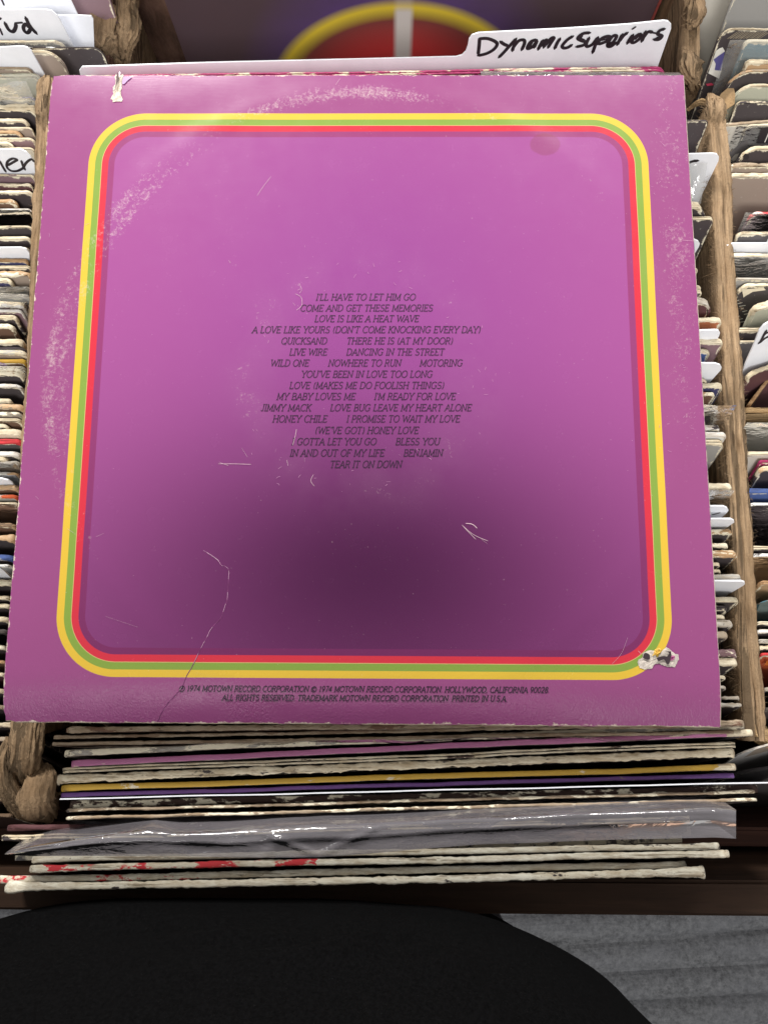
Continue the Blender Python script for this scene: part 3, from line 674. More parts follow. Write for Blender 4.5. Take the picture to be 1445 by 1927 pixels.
# ---- right bin: left ends in view beside the divider -----------------------------------------
G4 = 'record sleeves in the right bin'
def right_row(x, y, th, kind, e, c, lab, z=-.032, tilt=22, **ex):
    A = at(x, y, z); sd = int(y * 7 + x); rot = ex.pop('rot', None)
    if rot is None: rot = random.Random(sd).uniform(-.01, .01)
    B = A + Vector((.315 * math.cos(rot), .315 * math.sin(rot), 0))
    ex.setdefault('rc', random.Random(sd + 1).uniform(.0012, .0035)); ex.setdefault('fine', 'L')
    return sleeve(A, B, tilt, th * .74 / 3800., kind=kind, edge=edge_of(e, c), cover=cover_of(c), label=lab, group=G4, seed=900 + sd, **ex)
RIGHT = [
 (1340, -95, 8, 'spine', 'old/lgrey/.5', 'pale', 'plain grey cover standing furthest back, right bin', dict(z=-.04, rc=.002, tilt=20)),
 (1400, -60, 10, 'spine', 'sage/old/.6', 'lgrey', 'dark grey cover with a pale side edge at the top right corner', dict(z=-.03, rc=.002, tilt=20)),
 (1357, 55, 8, 'spine', 'cream/black/.75', 'black', 'black cover with fine slanted lines and a blue and cream sticker', dict(rc=.007, lumpy=1.0, tilt=24)),
 (1402, 78, 12, 'spine', 'pale/cream/.5', 'teal', 'teal blue cover in a crinkled clear bag', dict(bag=(.002, .010), tilt=24)),
 (1405, 117, 14, 'spine', 'cream/old/.7', 'tan', 'stained cream spine over a peeling brown edge', dict(lumpy=.9)),
 (1376, 133, 8, 'spine', 'old/tan/.5', 'black', 'brown torn edge over a black cover near the top right', dict(lumpy=1.0, rc=.012)),
 (1388, 162, 10, 'spine', 'cream/sage/.7', 'sage', 'sage green cover with a rounded cream corner', dict(rc=.009)),
 (1386, 192, 8, 'open', 'cream/black/.7', 'black', 'black cover with two flaking white edges below the sage one', dict(lumpy=1.1)),
 (1358, 236, 9, 'spine', 'old/cream/.55', 'pale', 'beige cover with a grey camouflage shape at its left', dict(rot=.10, rc=.003, tilt=26)),
 (1404, 236, 8, 'spine', 'cream/old/.6', 'dgrey', 'bagged sleeve with a dark window panel', dict(bag=(.001, .006))),
 (1400, 279, 12, 'spine', 'cream/tan/.7', 'black', 'yellowed layered spine with a round black badge at its corner', dict(rc=.008)),
 (1375, 311, 12, 'spine', 'old/cream/.6', 'taupe', 'tan rolled corner turning into a white flaked edge', dict(lumpy=1.1)),
 (1362, 330, 13, 'spine', 'cream/black/.95', 'taupe', 'taupe cover framed by a thick cream border', dict(rc=.006, lumpy=.7)),
 (1412, 402, 9, 'spine', 'white/red/.3', 'mauve', 'bright red corner under clear plastic', dict(bag=(.002, .004), rc=.004)),
 (1388, 440, 9, 'spine', 'cream/black/.75', 'dgrey', 'flaked cream edge over a slate grey cover above a long white card', dict(lumpy=1.0)),
 (1372, 482, 13, 'spine', 'cream/pale/.7', 'taupe', 'beige cover with a cream bagged edge right below the long white card', dict(bag=(.002, .001))),
 (1381, 524, 6, 'spine', 'pale/grey/.6', 'lgrey', 'smooth grey cover with a thin silver edge', dict(rc=.002, lumpy=.3)),
 (1393, 536, 10, 'spine', 'cream/black/.72', 'black', 'large black cover with a torn cream corner and white nicks', dict(lumpy=1.3, rc=.005, tilt=26)),
 (1420, 578, 16, 'spine', 'cream/sage/.6', 'sage', 'curled cream and sage edge over the large black cover', dict(lumpy=1.2, rot=.2, z=-.026)),
 (1378, 622, 12, 'spine', 'cream/old/.8', 'black', 'long cream wedge of an edge left of the big white card', dict(rot=.02)),
 (1380, 642, 5, 'open', 'cream', 'dgrey', 'hairline cream edge behind the big white card', {}),
 (1408, 704, 11, 'spine', 'cream/old/.85', 'maroon', 'maroon cover with a cream spine, leaning across the bin', dict(rot=.36, z=-.030, rc=.004)),
 (1408, 764, 8, 'spine', 'tan', 'umber', 'brown cover with a tan edge slanting steeply, just above the cross board', dict(rot=.9, z=-.040, rc=.003)),
 (1397, 803, 8, 'open', 'sage/cream/.5', 'lgrey', 'greenish sleeve in a glossy crumpled bag just below the cross board', dict(bag=(.006, .001), tilt=26)),
 (1398, 854, 8, 'spine', 'cream/tan/.85', 'pale', 'off-white cover with a cream lip below the glossy bag', dict(tilt=26, rc=.003)),
 (1430, 869, 7, 'spine', 'magenta', 'magenta', 'magenta cover edge slanting in front of the off-white cover', dict(tilt=26, rc=.001, lumpy=.1)),
 (1432, 882, 11, 'spine', 'cream/tan/.7', 'black', 'black cover with a thick cream side edge in front of the magenta one', dict(tilt=26, lumpy=1.0)),
 (1403, 924, 12, 'spine', 'blue/cream/.9', 'blue', 'blue spine with a bare cream tip, right bin', dict(lumpy=.3)),
 (1408, 950, 8, 'open', 'black/white/.5', 'black/lgrey', 'black cover with grey swirls, the upper of two', dict(lumpy=.8, tilt=28, bag=(.001, .001))),
 (1411, 1031, 9, 'open', 'cream', 'black', 'clean cream split edge between the two swirled covers', dict(lumpy=.4)),
 (1414, 1045, 8, 'spine', 'black/white/.5', 'black/pale', 'black cover with white swirls and a grey bag, the lower of two', dict(tilt=28, bag=(.001, .001))),
 (1432, 1097, 9, 'spine', 'tan', 'tan', 'small tan block of cardboard above the arched brown edge', {}),
 (1424, 1125, 9, 'spine', 'old/tan/.5', 'teal', 'arched brown edge over a dull teal round shape', dict(rc=.018, tilt=26)),
 (1424, 1172, 8, 'open', 'cream/grey/.7', 'black', 'cream split edge below the teal round shape', {}),
 (1425, 1187, 8, 'spine', 'white', 'black', 'white fuzzy spine below the cream split edge', {}),
 (1426, 1206, 9, 'open', 'pale/grey/.8', 'black', 'upper rumpled grey-white edge above the red cover', dict(lumpy=1.2)),
 (1427, 1219, 9, 'spine', 'cream/grey/.7', 'black', 'lower rumpled grey-white edge above the red cover', dict(lumpy=1.2)),
 (1432, 1232, 6, 'spine', 'red', 'flame', 'glossy red cover with orange script lettering', dict(tilt=26, lumpy=.2)),
 (1438, 1297, 8, 'spine', 'grey/navy/.5', 'navy', 'navy sleeve in a shiny bag at the right edge of the picture', dict(bag=(.003, .001))),
 (1432, 1335, 8, 'spine', 'dgrey', 'black', 'dark sleeve below the navy one at the right edge of the picture', {}),
 (1392, 1415, 4, 'open', 'white/grey/.6', 'lgrey', 'curved white-edged bag behind the thick cream spine, lower right', dict(z=-.03, rot=.25, rc=.010)),
 (1402, 1440, 8, 'spine', 'dgrey/old/.6', 'dgrey', 'dim grey rounded sleeve at the lower right, past the yellow spine', dict(z=-.05, rc=.03)),
]
RR = {}
for x, y, th, kind, e, c, lab, ex in RIGHT:
    RR[(x, y)] = (right_row(x, y, th, kind, e, c, lab, **dict(ex)), th * .74 / 3800.)
# pictures on the covers seen in the right bin
def art(key, pts, mat, name='printed_patch', lift=.0004):
    r, t = RR[key]; on_face(r, t, pts, mat, name, lift + .0012)
WHITEP = flat_mat('white_print', (.72, .70, .64), .4); BLUEP = flat_mat('blue_print', (.10, .09, .26), .4); REDP = flat_mat('red_print', (.5, .05, .1), .4)
GREYP = flat_mat('grey_print', (.13, .12, .12), .5); BLKP = flat_mat('black_print', (.03, .025, .028), .45); TEALP = flat_mat('teal_print', (.16, .21, .2), .4, scale=40, var=.4)
ORP = flat_mat('orange_print', (.75, .22, .03), .4)
k = (1357, 55)
for i in range(13): art(k, [(1367 + i * 5, 73 - (i % 2)), (1386 + i * 5, 60), (1388 + i * 5, 60), (1369 + i * 5, 73)], flat_mat('line_print', (.30, .25, .18), .5), 'printed_line')
art(k, [(1341, 112), (1346, 96), (1353, 91), (1359, 89), (1363, 96), (1360, 110), (1357, 132), (1352, 148), (1332, 138), (1336, 126)], WHITEP, 'sticker')
art(k, [(1342, 112), (1350, 106), (1363, 97), (1360, 112), (1356, 133), (1344, 132), (1346, 120)], BLUEP, 'sticker_print', .0007)
art(k, [(1327, 158), (1338, 156), (1343, 160), (1330, 162)], REDP, 'sticker_tip', .0007)
k = (1358, 236)
art(k, [(1365, 292), (1380, 282), (1395, 268), (1408, 262), (1406, 275), (1398, 285), (1390, 296), (1378, 302), (1370, 300), (1366, 303)], GREYP)
art(k, [(1374, 300), (1382, 291), (1390, 288), (1386, 298), (1380, 304)], flat_mat('light_patch', (.4, .38, .34), .5), lift=.0007)
art(k, [(1362, 312), (1373, 309), (1372, 316), (1368, 320), (1364, 316)], GREYP)
art((1404, 236), [(1423, 270), (1433, 240), (1470, 240), (1470, 270)], BLKP, 'window_panel')
art((1404, 236), [(1437, 268), (1446, 247), (1448, 247), (1439, 268)], WHITEP, 'printed_line', .0007)
art((1400, 279), [(1397, 294), (1401, 289), (1407, 290), (1409, 296), (1405, 301), (1399, 300)], BLKP, 'badge')
art((1393, 536), [(1396, 549), (1392, 541), (1402, 544), (1418, 543), (1436, 541), (1440, 546), (1416, 549), (1402, 557), (1398, 560)], flat_mat('torn_corner_board', (.70, .62, .47), .8), 'torn_corner')
for i in range(9):
    rx = 1384 + (i * 37 % 17); ry = 566 + i * 5.0
    art((1393, 536), [(rx, ry), (rx + 6 + i % 3 * 3, ry - 2), (rx + 6 + i % 3 * 3, ry - 1), (rx, ry + 1.2)], WHITEP, 'nick')
art((1424, 1125), [(1424, 1165), (1423, 1150), (1430, 1135), (1445, 1130), (1462, 1132), (1462, 1166)], TEALP, 'printed_disc')
def ribbon(mb, pts, w, f, lift, taper=True):
    n = len(pts); P_ = [Vector(p) for p in pts]; L, Rr = [], []
    for i in range(n):
        t = (P_[min(i + 1, n - 1)] - P_[max(i - 1, 0)]).normalized(); s = f.cross(t).normalized()
        ww = w / 2 * (.55 if taper and i in (0, n - 1) else 1)
        L.append(P_[i] + s * ww + f * lift); Rr.append(P_[i] - s * ww + f * lift)
    if taper:
        t0 = (P_[0] - P_[1]).normalized() * w * .32; t1 = (P_[-1] - P_[-2]).normalized() * w * .32
        L.insert(0, P_[0] + t0 + f.cross(-t0).normalized() * w * .15 + f * lift); Rr.insert(0, P_[0] + t0 - f.cross(-t0).normalized() * w * .15 + f * lift)
        L.append(P_[-1] + t1 + f.cross(t1).normalized() * w * .15 + f * lift); Rr.append(P_[-1] + t1 - f.cross(t1).normalized() * w * .15 + f * lift)
    mb.grid([L, Rr])
def smooth_pts(pts, k=5):
    out = []; n = len(pts)
    if n < 3: return pts
    for i in range(n - 1):
        p0, p1, p2, p3 = pts[max(i - 1, 0)], pts[i], pts[i + 1], pts[min(i + 2, n - 1)]
        for j in range(k):
            f = j / k
            out.append(tuple(.5 * (2 * b + (c - a) * f + (2 * a - 5 * b + 4 * c - d) * f * f + (3 * b - a - 3 * c + d) * f ** 3) for a, b, c, d in zip(p0, p1, p2, p3)))
    out.append(pts[-1]); return out
r_, t_ = RR[(1432, 1232)]; PL_, a_, d_, f_ = [Vector(q) for q in r_['_frame']]
mb = MB()
for j, st in enumerate([[(1434, 1247), (1438, 1244), (1441, 1237), (1440, 1247), (1444, 1240), (1445, 1248), (1450, 1243)], [(1434, 1251), (1450, 1250)]]):
    ribbon(mb, [at_plane(x, y, PL_ + f_ * (t_ / 2), f_) for x, y in smooth_pts(st)], .0004, f_, .0017 + j * 1e-5)
mb.build('script_lettering', ORP, r_)

# ------------------------------------------------------------------ divider cards
G5 = 'white divider cards between the records'
def card(p0, tilt, outline, label, writing=(), pen=.0014, rot=0.0, depth=.2, mat=None, ink=None, group=G5, back=.0008):
    d = Vector((0, -math.sin(R(tilt)), -math.cos(R(tilt)))); a = Vector((math.cos(rot), math.sin(rot), 0)); d = (d - a * d.dot(a)).normalized(); f = d.cross(a).normalized()
    if f.z < 0: f = -f
    pts = [at_plane(x, y, p0, f) for x, y in outline]
    pts = pts + [pts[-1] + d * depth, pts[0] + d * depth]
    n = len(pts); b = [p - f * back for p in pts]
    fs = [tuple(range(n)), tuple(n + i for i in reversed(range(n)))] + [(i, n + i, n + (i + 1) % n, (i + 1) % n) for i in range(n)]
    mid = sum(pts, Vector()) / n
    o = obj('divider_card', pts + b, fs, mat or CARD, None, mid)
    tag(o, label, 'divider card', group)
    if writing:
        mb = MB()
        for j, st in enumerate(writing):
            ribbon(mb, [at_plane(x, y, p0, f) for x, y in smooth_pts(st)], pen, f, .00025 + j * 1.2e-5)
        mb.build('handwriting', ink or INK, o)
    return o
def c1(pts): return [(870 + .1384 * x, 30 + .1384 * y) for x, y in pts]
def c2(pts): return [(1070 + .1384 * x, 30 + .1384 * y) for x, y in pts]
DS = [c1([(232, 300), (225, 400), (212, 520)]), c1([(225, 305), (330, 302), (420, 330), (470, 375), (430, 445), (330, 505), (210, 535)]),
      c1([(512, 342), (565, 380), (615, 400)]), c1([(730, 302), (645, 395), (570, 480), (492, 560)]),
      c1([(722, 352), (690, 420), (676, 472)]), c1([(682, 430), (760, 335), (832, 322), (840, 370), (802, 460)]),
      c1([(1005, 318), (930, 342), (885, 410), (890, 440), (950, 412), (1012, 335)]), c1([(1014, 330), (990, 380), (972, 425)]), c1([(950, 345), (920, 400)]),
      c1([(1092, 322), (1055, 390), (1025, 452)]), c1([(1050, 415), (1120, 330), (1140, 328), (1100, 425)]), c1([(1110, 405), (1200, 300), (1240, 295), (1195, 365), (1160, 425)]),
      c1([(1325, 298), (1285, 360), (1250, 440)]), c1([(1500, 268), (1425, 315), (1355, 395), (1375, 428), (1430, 420), (1485, 385)]),
      c2([(285, 222), (190, 232), (120, 292), (170, 328), (232, 348), (190, 392), (98, 412)]), c2([(180, 250), (150, 300), (210, 330)]),
      c2([(275, 285), (235, 370), (250, 408), (320, 375), (390, 282)]), c2([(395, 280), (360, 380), (320, 495)]), c2([(370, 385), (440, 300), (520, 268), (560, 285), (500, 340), (400, 378)]), c2([(450, 320), (520, 300)]),
      c2([(530, 375), (600, 345), (645, 268), (600, 262), (545, 330), (525, 395), (570, 405), (640, 350)]),
      c2([(725, 240), (690, 310), (655, 385)]), c2([(680, 340), (740, 260), (795, 218)]), c2([(870, 245), (825, 305), (790, 368)]), c2([(898, 143), (865, 165)]),
      c2([(965, 228), (890, 280), (850, 340), (890, 350), (965, 290), (975, 230)]), c2([(905, 300), (940, 265)]),
      c2([(1040, 198), (1015, 270), (985, 340)]), c2([(1010, 285), (1075, 205), (1135, 215)]), c2([(1130, 215), (1190, 225)]),
      c2([(1300, 165), (1235, 185), (1205, 232), (1260, 262), (1222, 308), (1150, 305)]), c2([(1200, 280), (1240, 280)])]
card(at(700, 118, -.030), 8, [(152, 142), (150, 133), (155, 126), (400, 118), (700, 111), (858, 107), (869, 104), (876, 97), (880, 86), (882, 74), (888, 66), (900, 62), (1060, 54), (1180, 46), (1248, 39), (1256, 40), (1262, 46), (1262, 54), (1238, 122)],
     'white card with a raised tab reading Dynamic Superiors, behind the purple sleeve', DS, .0019, rot=.030)
# left-hand cards
ford = [[(1, 54), (5, 64)], [(0, 36), (2, 34)], [(10, 42), (17, 55), (25, 59), (30, 52), (31, 44)], [(30, 43), (42, 42)], [(56, 52), (50, 45), (45, 50), (47, 58), (53, 61), (58, 54), (57, 46)], [(49, 32), (57, 48), (70, 63)]]
card(back_p0(.206), BT, [(-80, 19), (85, 18), (98, 20), (108, 29), (114, 38), (137, 84)], 'white tab with handwriting ending in ford, upper left', ford, .0020, depth=.15)
card(back_p0(.228), BT, [(-80, -40), (110, -40), (118, -30), (133, -2), (148, 30)], 'white tab cut by the top edge of the picture, with one pen stroke', [[(2, -6), (8, 8)]], .0020, depth=.15)
card(back_p0(.217), BT, [(40, 29), (150, 29), (172, 30), (176, 36), (178, 90)], 'plain white card edge between the ford tab and the torn divider knot', depth=.15)
card(back_p0(.172), BT, [(-80, 92), (44, 87), (52, 89), (60, 96), (90, 150)], 'blank white tab above the greenish spine, left bin', depth=.15)
ler = [[(0, 302), (6, 313), (12, 323)], [(15, 311), (27, 304), (33, 300), (24, 298), (15, 304), (14, 314), (22, 321), (34, 321), (44, 316)], [(41, 302), (44, 311), (48, 319)], [(43, 318), (50, 306), (60, 299), (65, 304)]]
card(at(30, 300, -.028), 20, [(-80, 281), (40, 281), (50, 286), (58, 294), (65, 306), (67, 330)], 'white tab with handwriting ending in ler, left bin', ler, .0013, depth=.15)
card(at(30, 470, -.030), 20, [(-80, 467), (40, 466), (50, 469), (56, 476), (57, 500)], 'bluish white blank card edge in the left bin, below the short cream spine', depth=.15)
card(at(15, 905, -.031), 20, [(-80, 900), (4, 901), (16, 904), (24, 909), (29, 915)], 'small white rounded tab at the left edge of the picture', depth=.15)
card(at(10, 1080, -.032), 20, [(-80, 1064), (0, 1068), (10, 1076), (21, 1087)], 'white card wedge below the blue spine, left edge of the picture', depth=.15)
# tabs in the middle bin
card(at(1340, 300, -.022), 18, [(1200, 292), (1340, 289), (1348, 290), (1352, 296), (1351, 303), (1330, 346), (1329, 365), (1325, 380)], 'white tab with a pen mark under clear plastic, right of the purple sleeve',
     [[(1294, 307), (1303, 303), (1313, 302)], [(1296, 305), (1306, 301)]], .0016, depth=.12)
# clear bag over that tab
pb = MB(); rows = []
for q in range(7):
    row = []
    for i in range(13):
        x = 1270 + (1331 - 1270 - q * 2.2) * i / 12; y = 306 + q * 13
        row.append(at(x, y, -.019 - q * .0022 + .001 * nz(x * .08, y * .05)))
    rows.append(row)
pb.grid(rows)
tag(pb.build('plastic_bag', PLASTIC, None, at(1300, 350, -.03), smooth=True), 'small clear plastic bag hanging in front of the pen-marked tab', 'plastic bag')
card(at(1310, 460, -.024), 18, [(1250, 451), (1306, 451), (1313, 454), (1316, 459), (1314, 465), (1306, 478)], 'tiny white tab tip sticking out beside a broad dark cover', depth=.12)
card(at(1345, 630, -.022), 18, [(1250, 625), (1345, 621), (1351, 622), (1354, 627), (1352, 633), (1327, 672)], 'blank white tab just below the rust orange cover', depth=.12)
card(at(1345, 695, -.022), 18, [(1250, 683), (1345, 684), (1354, 687), (1357, 692), (1355, 697), (1337, 717)], 'blank white tab second below the rust orange cover', depth=.12)
card(at(1355, 960, -.023), 18, [(1250, 953), (1360, 953), (1367, 956), (1370, 961), (1366, 966), (1351, 979)], 'white tab with one short black tick', [[(1340, 968), (1348, 966), (1354, 964)]], .0007, depth=.12)
card(at(1365, 980, -.022), 18, [(1250, 977), (1374, 977), (1380, 980), (1381, 983), (1362, 996)], 'narrow white tab right below the ticked one', depth=.12)
card(at(1380, 1100, -.022), 18, [(1250, 1094), (1394, 1094), (1400, 1096), (1401, 1099), (1398, 1102), (1369, 1119)], 'long white tab reaching onto the right divider', depth=.12)
A, B = at(112, 1505, -.014), at(1560, 1471, -.014); d = Vector((0, -math.sin(R(11.5)), -math.cos(R(11.5)))); nn = Vector((.0004, .0006, 0))
mb = MB(); r0 = [A.lerp(B, i / 30) + Vector((0, .0004 * nz(i * .3, 2), 0)) for i in range(31)]
mb.grid([[p + d * .15 for p in r0], r0, [p + nn for p in r0], [p + nn + d * .15 for p in r0]])
wc = tag(mb.build('divider_card', CARD, None, A.lerp(B, .5)), 'white card edge running across the front rows below the thin purple spine', 'divider card', G5)
# right-hand cards
card(at(1410, 460, -.030), 22, [(1367, 500), (1367, 462), (1378, 458), (1442, 458), (1450, 440), (1560, 438)], 'long white card with a tab rising out of the right edge of the picture', depth=.15)
card(at(1430, 660, -.024), 24, [(1384, 745), (1384, 732), (1391, 712), (1402, 684), (1418, 648), (1428, 622), (1436, 612), (1446, 606), (1560, 600)], 'big slanted white card with part of a capital D, right bin',
     [[(1441, 621), (1437, 628), (1431, 640), (1426, 646)], [(1433, 634), (1440, 627), (1450, 622)], [(1428, 645), (1437, 637), (1448, 631)]], .0014, rot=.25, depth=.12)

# ------------------------------------------------------------------ things behind: sleeve with a yellow ring
def ring_mat():
    t = NT('ring_cover'); c = t.sep(t.coord()); x, z = c[0], c[2]
    dx = t.math('DIVIDE', t.math('SUBTRACT', x, RC.x), RA); dz = t.math('DIVIDE', t.math('SUBTRACT', z, RC.z), RB)
    r = t.math('SQRT', t.math('ADD', t.math('MULTIPLY', dx, dx), t.math('MULTIPLY', dz, dz)))
    n = t.noise(t.coord(), 30, 4); n2 = t.noise(t.coord(), 500, 5, .7)
    bg = t.mix(t.ramp(t.math('ADD', r, t.math('MULTIPLY', t.math('ABSOLUTE', t.math('SUBTRACT', x, RC.x)), 4)), 1.0, 1.75), (.12, .06, .22), (.095, .06, .068))
    bg = t.mix(t.ramp(n, .4, .7, 0, .4), bg, (.09, .06, .075))
    inner = t.mix(t.ramp(r, .60, .93), (.60, .05, .05), (.13, .055, .05))
    col = t.mix(t.ramp(r, .86, .968), inner, (.76, .56, .05)); col = t.mix(t.ramp(r, .978, 1.05), col, bg)
    bar = t.ramp(t.math('ABSOLUTE', t.math('SUBTRACT', x, RC.x + .001)), .0038, .0072, 1, 0)
    col = t.mix(t.math('MULTIPLY', bar, t.ramp(r, .93, .985, 1, .25)), col, (.70, .64, .60))
    col = t.mix(t.ramp(n2, .68, .74, 0, .5), col, (.4, .36, .36))
    return t.done(col, .30, .5)
fy = .279
def onY(px, py):
    d = ray(px, py); return CAMP + d * ((fy - CAMP.y) / d.y)
pl = onY(310, 0); pr = onY(1243, 0); top = .05
top_ring = onY(757, 8); side = onY(535, 112)
RA = .110; RB = .110
# circle through top and side point, centred below the top
cz = top_ring.z
h_ = top_ring.z - side.z; w_ = top_ring.x - side.x; rr_ = (h_ * h_ + w_ * w_) / (2 * h_)
rot_root = obj('record_sleeve', [(pl.x, fy, top), (pr.x, fy, top), (pr.x, fy, top - .318), (pl.x, fy, top - .318), (pl.x, fy + .004, top), (pr.x, fy + .004, top), (pr.x, fy + .004, top - .318), (pl.x, fy + .004, top - .318)],
   [(0, 1, 2, 3), (7, 6, 5, 4), (0, 4, 5, 1), (1, 5, 6, 2), (3, 2, 6, 7), (0, 3, 7, 4)], CARD, None, ((pl.x + pr.x) / 2, fy, top - .318))
RC = Vector((top_ring.x, 0, top_ring.z - rr_)) - Vector(rot_root.location); RA = RB = rr_
rot_root.data.materials[0] = ring_mat()
tag(rot_root, 'dark purple cover with a yellow ring and pale bar, standing upright behind the card tab', 'record sleeve')
rb = onY(1247, 0); mb = MB(); mb.box(pr.x - .0012, pr.x + .0004, fy - .0007, fy - .0002, top - .318, top - .001); mb.build('spine', flat_mat('red_edge', (.28, .06, .05), .5), rot_root)
mb = MB(); mb.box(-.17, .19, fy + .012, fy + .020, -.36, -.02); mb.build('inner_panel', WALLM, BIN)
# inside faces of the bin next to it
plank('side_panel', -.168, -.160, .20, fy + .010, -.36, -.078, WALLM); plank('side_panel', .186, .194, .20, fy + .010, -.36, -.062, fibre_mat('tan_hardboard', (.27, .17, .10), (1, 1, .3), 120))
# sleeve with a pink edge and clear bag between the card and the purple sleeve
A = at(150, 147, -.020); B = at(1256, 129, -.024)
pk = sleeve(A, B, 6, .0028, kind='open', edge=edge_mat('cream', 'magenta', .45), cover=cover_of('magenta'), label='pink and white edge under the Dynamic Superiors tab, behind the purple sleeve', seed=77, lumpy=.9, flare=.6)
A = at(905, 137, -.014); B = at(1282, 139, -.014)
pb = MB(); rows = []
for q in range(5):
    rows.append([A.lerp(B, i / 20) + Vector((0, -.0030 + q * .0016, -.0002 * q * q + .0004 * nz(i * .4, q))) for i in range(21)])
pb.grid(rows); pb.grid([[p for p in rows[-1]], [p + Vector((0, -.004, -.03)) for p in rows[-1]]])
tag(pb.build('plastic_bag', plastic_mat('edge_plastic', .14, (.6, .55, .55), .1), None, A.lerp(B, .5), smooth=True), 'edge of a clear bag showing along the top right of the purple sleeve', 'plastic bag')

# ------------------------------------------------------------------ the purple sleeve
S = .1575; TH = .0042
def surf(x, y):
    """height of the top face: flat, with softly curled top and bottom edges"""
    b = max(0, (-S + .022) - y) / .022; u = max(0, y - (S - .016)) / .016
    z = -.0042 * b ** 2 * (.75 + .25 * math.cos((x + .02) * 11)) - .0004 * u ** 2 * (.6 + .4 * math.cos(x * 13 + .6))
    z += .00035 * nz(x * 11, y * 11, 3.3)
    z += .00028 * math.exp(-((math.hypot(x, y) - .149) / .006) ** 2)          # the disc inside pushes up a faint ring
    return z
def print_mat():
    t = NT('purple_print'); co = t.coord(); c = t.sep(co); x, y = c[0], c[1]
    qx = t.math('SUBTRACT', t.math('ABSOLUTE', t.math('SUBTRACT', x, .0008)), .1370 - .0275)
    qy = t.math('SUBTRACT', t.math('ABSOLUTE', t.math('ADD', y, .0007)), .1370 - .0275)
    mx, my = t.math('MAXIMUM', qx, 0), t.math('MAXIMUM', qy, 0)
    d = t.math('SUBTRACT', t.math('ADD', t.math('SQRT', t.math('ADD', t.math('MULTIPLY', mx, mx), t.math('MULTIPLY', my, my))), t.math('MINIMUM', t.math('MAXIMUM', qx, qy), 0)), .0275)
    def blob(cx, cy, sx, sy):
        ex = t.math('DIVIDE', t.math('SUBTRACT', x, cx), sx); ey = t.math('DIVIDE', t.math('SUBTRACT', y, cy), sy)
        return t.math('EXPONENT', t.math('MULTIPLY', t.math('ADD', t.math('MULTIPLY', ex, ex), t.math('MULTIPLY', ey, ey)), -1))
    outer = (0.238, 0.058, 0.170); panel = (0.275, 0.068, 0.221)
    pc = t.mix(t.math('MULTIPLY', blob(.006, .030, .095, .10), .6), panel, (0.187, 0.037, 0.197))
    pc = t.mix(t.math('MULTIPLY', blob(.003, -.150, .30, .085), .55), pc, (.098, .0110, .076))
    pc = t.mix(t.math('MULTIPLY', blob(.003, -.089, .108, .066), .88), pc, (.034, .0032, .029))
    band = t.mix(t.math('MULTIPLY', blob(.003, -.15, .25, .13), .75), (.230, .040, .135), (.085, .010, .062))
    e = .00012
    def step(v): return t.ramp(d, v - e, v + e)
    w = .00327
    col = t.mix(step(-4 * w + .0003), pc, band)
    col = t.mix(step(-3 * w), col, (0.4828, 0.0281, 0.0476)); col = t.mix(step(-2 * w), col, (0.1794, 0.2753, 0.0476))
    col = t.mix(step(-1 * w), col, (0.5725, 0.3822, 0.0421)); col = t.mix(step(0), col, outer)
    # thin light misregister line between green and red
    ln = t.math('MULTIPLY', t.ramp(t.math('ABSOLUTE', t.math('ADD', d, 2 * w)), .0001, .00022, 1, 0), .6); col = t.mix(ln, col, (0.5850, 0.4290, 0.1950))
    # worn laminate: ring of the disc, its centre, the right border, edges
    n1 = t.noise(co, 520, 6, .78, .4); n2 = t.noise(co, 42, 4, .6); n3 = t.noise(co, 900, 2, .7)
    r = t.math('SQRT', t.math('ADD', t.math('MULTIPLY', x, x), t.math('MULTIPLY', y, y)))
    def near(v, c0, s): 
        q = t.math('DIVIDE', t.math('SUBTRACT', v, c0), s); return t.math('EXPONENT', t.math('MULTIPLY', t.math('MULTIPLY', q, q), -1))
    ring = t.math('MULTIPLY', near(r, .1475, .0042), t.ramp(x, .02, .07, 1, .25))
    ring = t.math('MULTIPLY', ring, t.ramp(y, -.10, -.03, 0, 1))
    sect = blob(-.085, .122, .034, .030); ring = t.math('MULTIPLY', ring, t.math('SUBTRACT', 1, t.math('MULTIPLY', sect, .75)))
    ring = t.math('MAXIMUM', ring, t.math('MULTIPLY', near(r, .1415, .004), t.math('MULTIPLY', t.ramp(x, -.12, -.05, 1, 0), t.ramp(y, -.09, 0, 0, .9))))
    lab = t.math('MULTIPLY', near(t.math('SQRT', t.math('ADD', t.math('POWER', t.math('ABSOLUTE', t.math('ADD', x, .002)), 2), t.math('POWER', t.math('ABSOLUTE', t.math('ADD', y, .001)), 2))), .054, .008), t.ramp(n2, .44, .66, 0, .5))
    right = t.math('MULTIPLY', t.math('MULTIPLY', near(x, .149, .009), t.ramp(y, -.06, 0, 0, 1)), .66)
    m = t.math('MAXIMUM', t.math('MAXIMUM', ring, lab), right)
    m = t.math('MULTIPLY', m, t.ramp(n2, .30, .60, .25, 1))
    thr = t.math('SUBTRACT', .70, t.math('MULTIPLY', m, .27))
    wear = t.ramp(t.math('SUBTRACT', n1, thr), -.05, .13)
    nf = t.noise(co, 430, 3, .55, 1.2); fil = t.ramp(t.math('ABSOLUTE', t.math('SUBTRACT', nf, .5)), .004, .045, 1, 0)
    nf2 = t.noise(t.mapping(co, (1, .45, 1)), 640, 2, .5, .8); fil = t.math('MAXIMUM', fil, t.ramp(t.math('ABSOLUTE', t.math('SUBTRACT', nf2, .5)), .004, .035, 1, 0))
    wear = t.math('MULTIPLY', wear, t.math('ADD', t.math('MULTIPLY', fil, .82), .18))
    wear = t.math('MULTIPLY', wear, t.ramp(m, .02, .2))
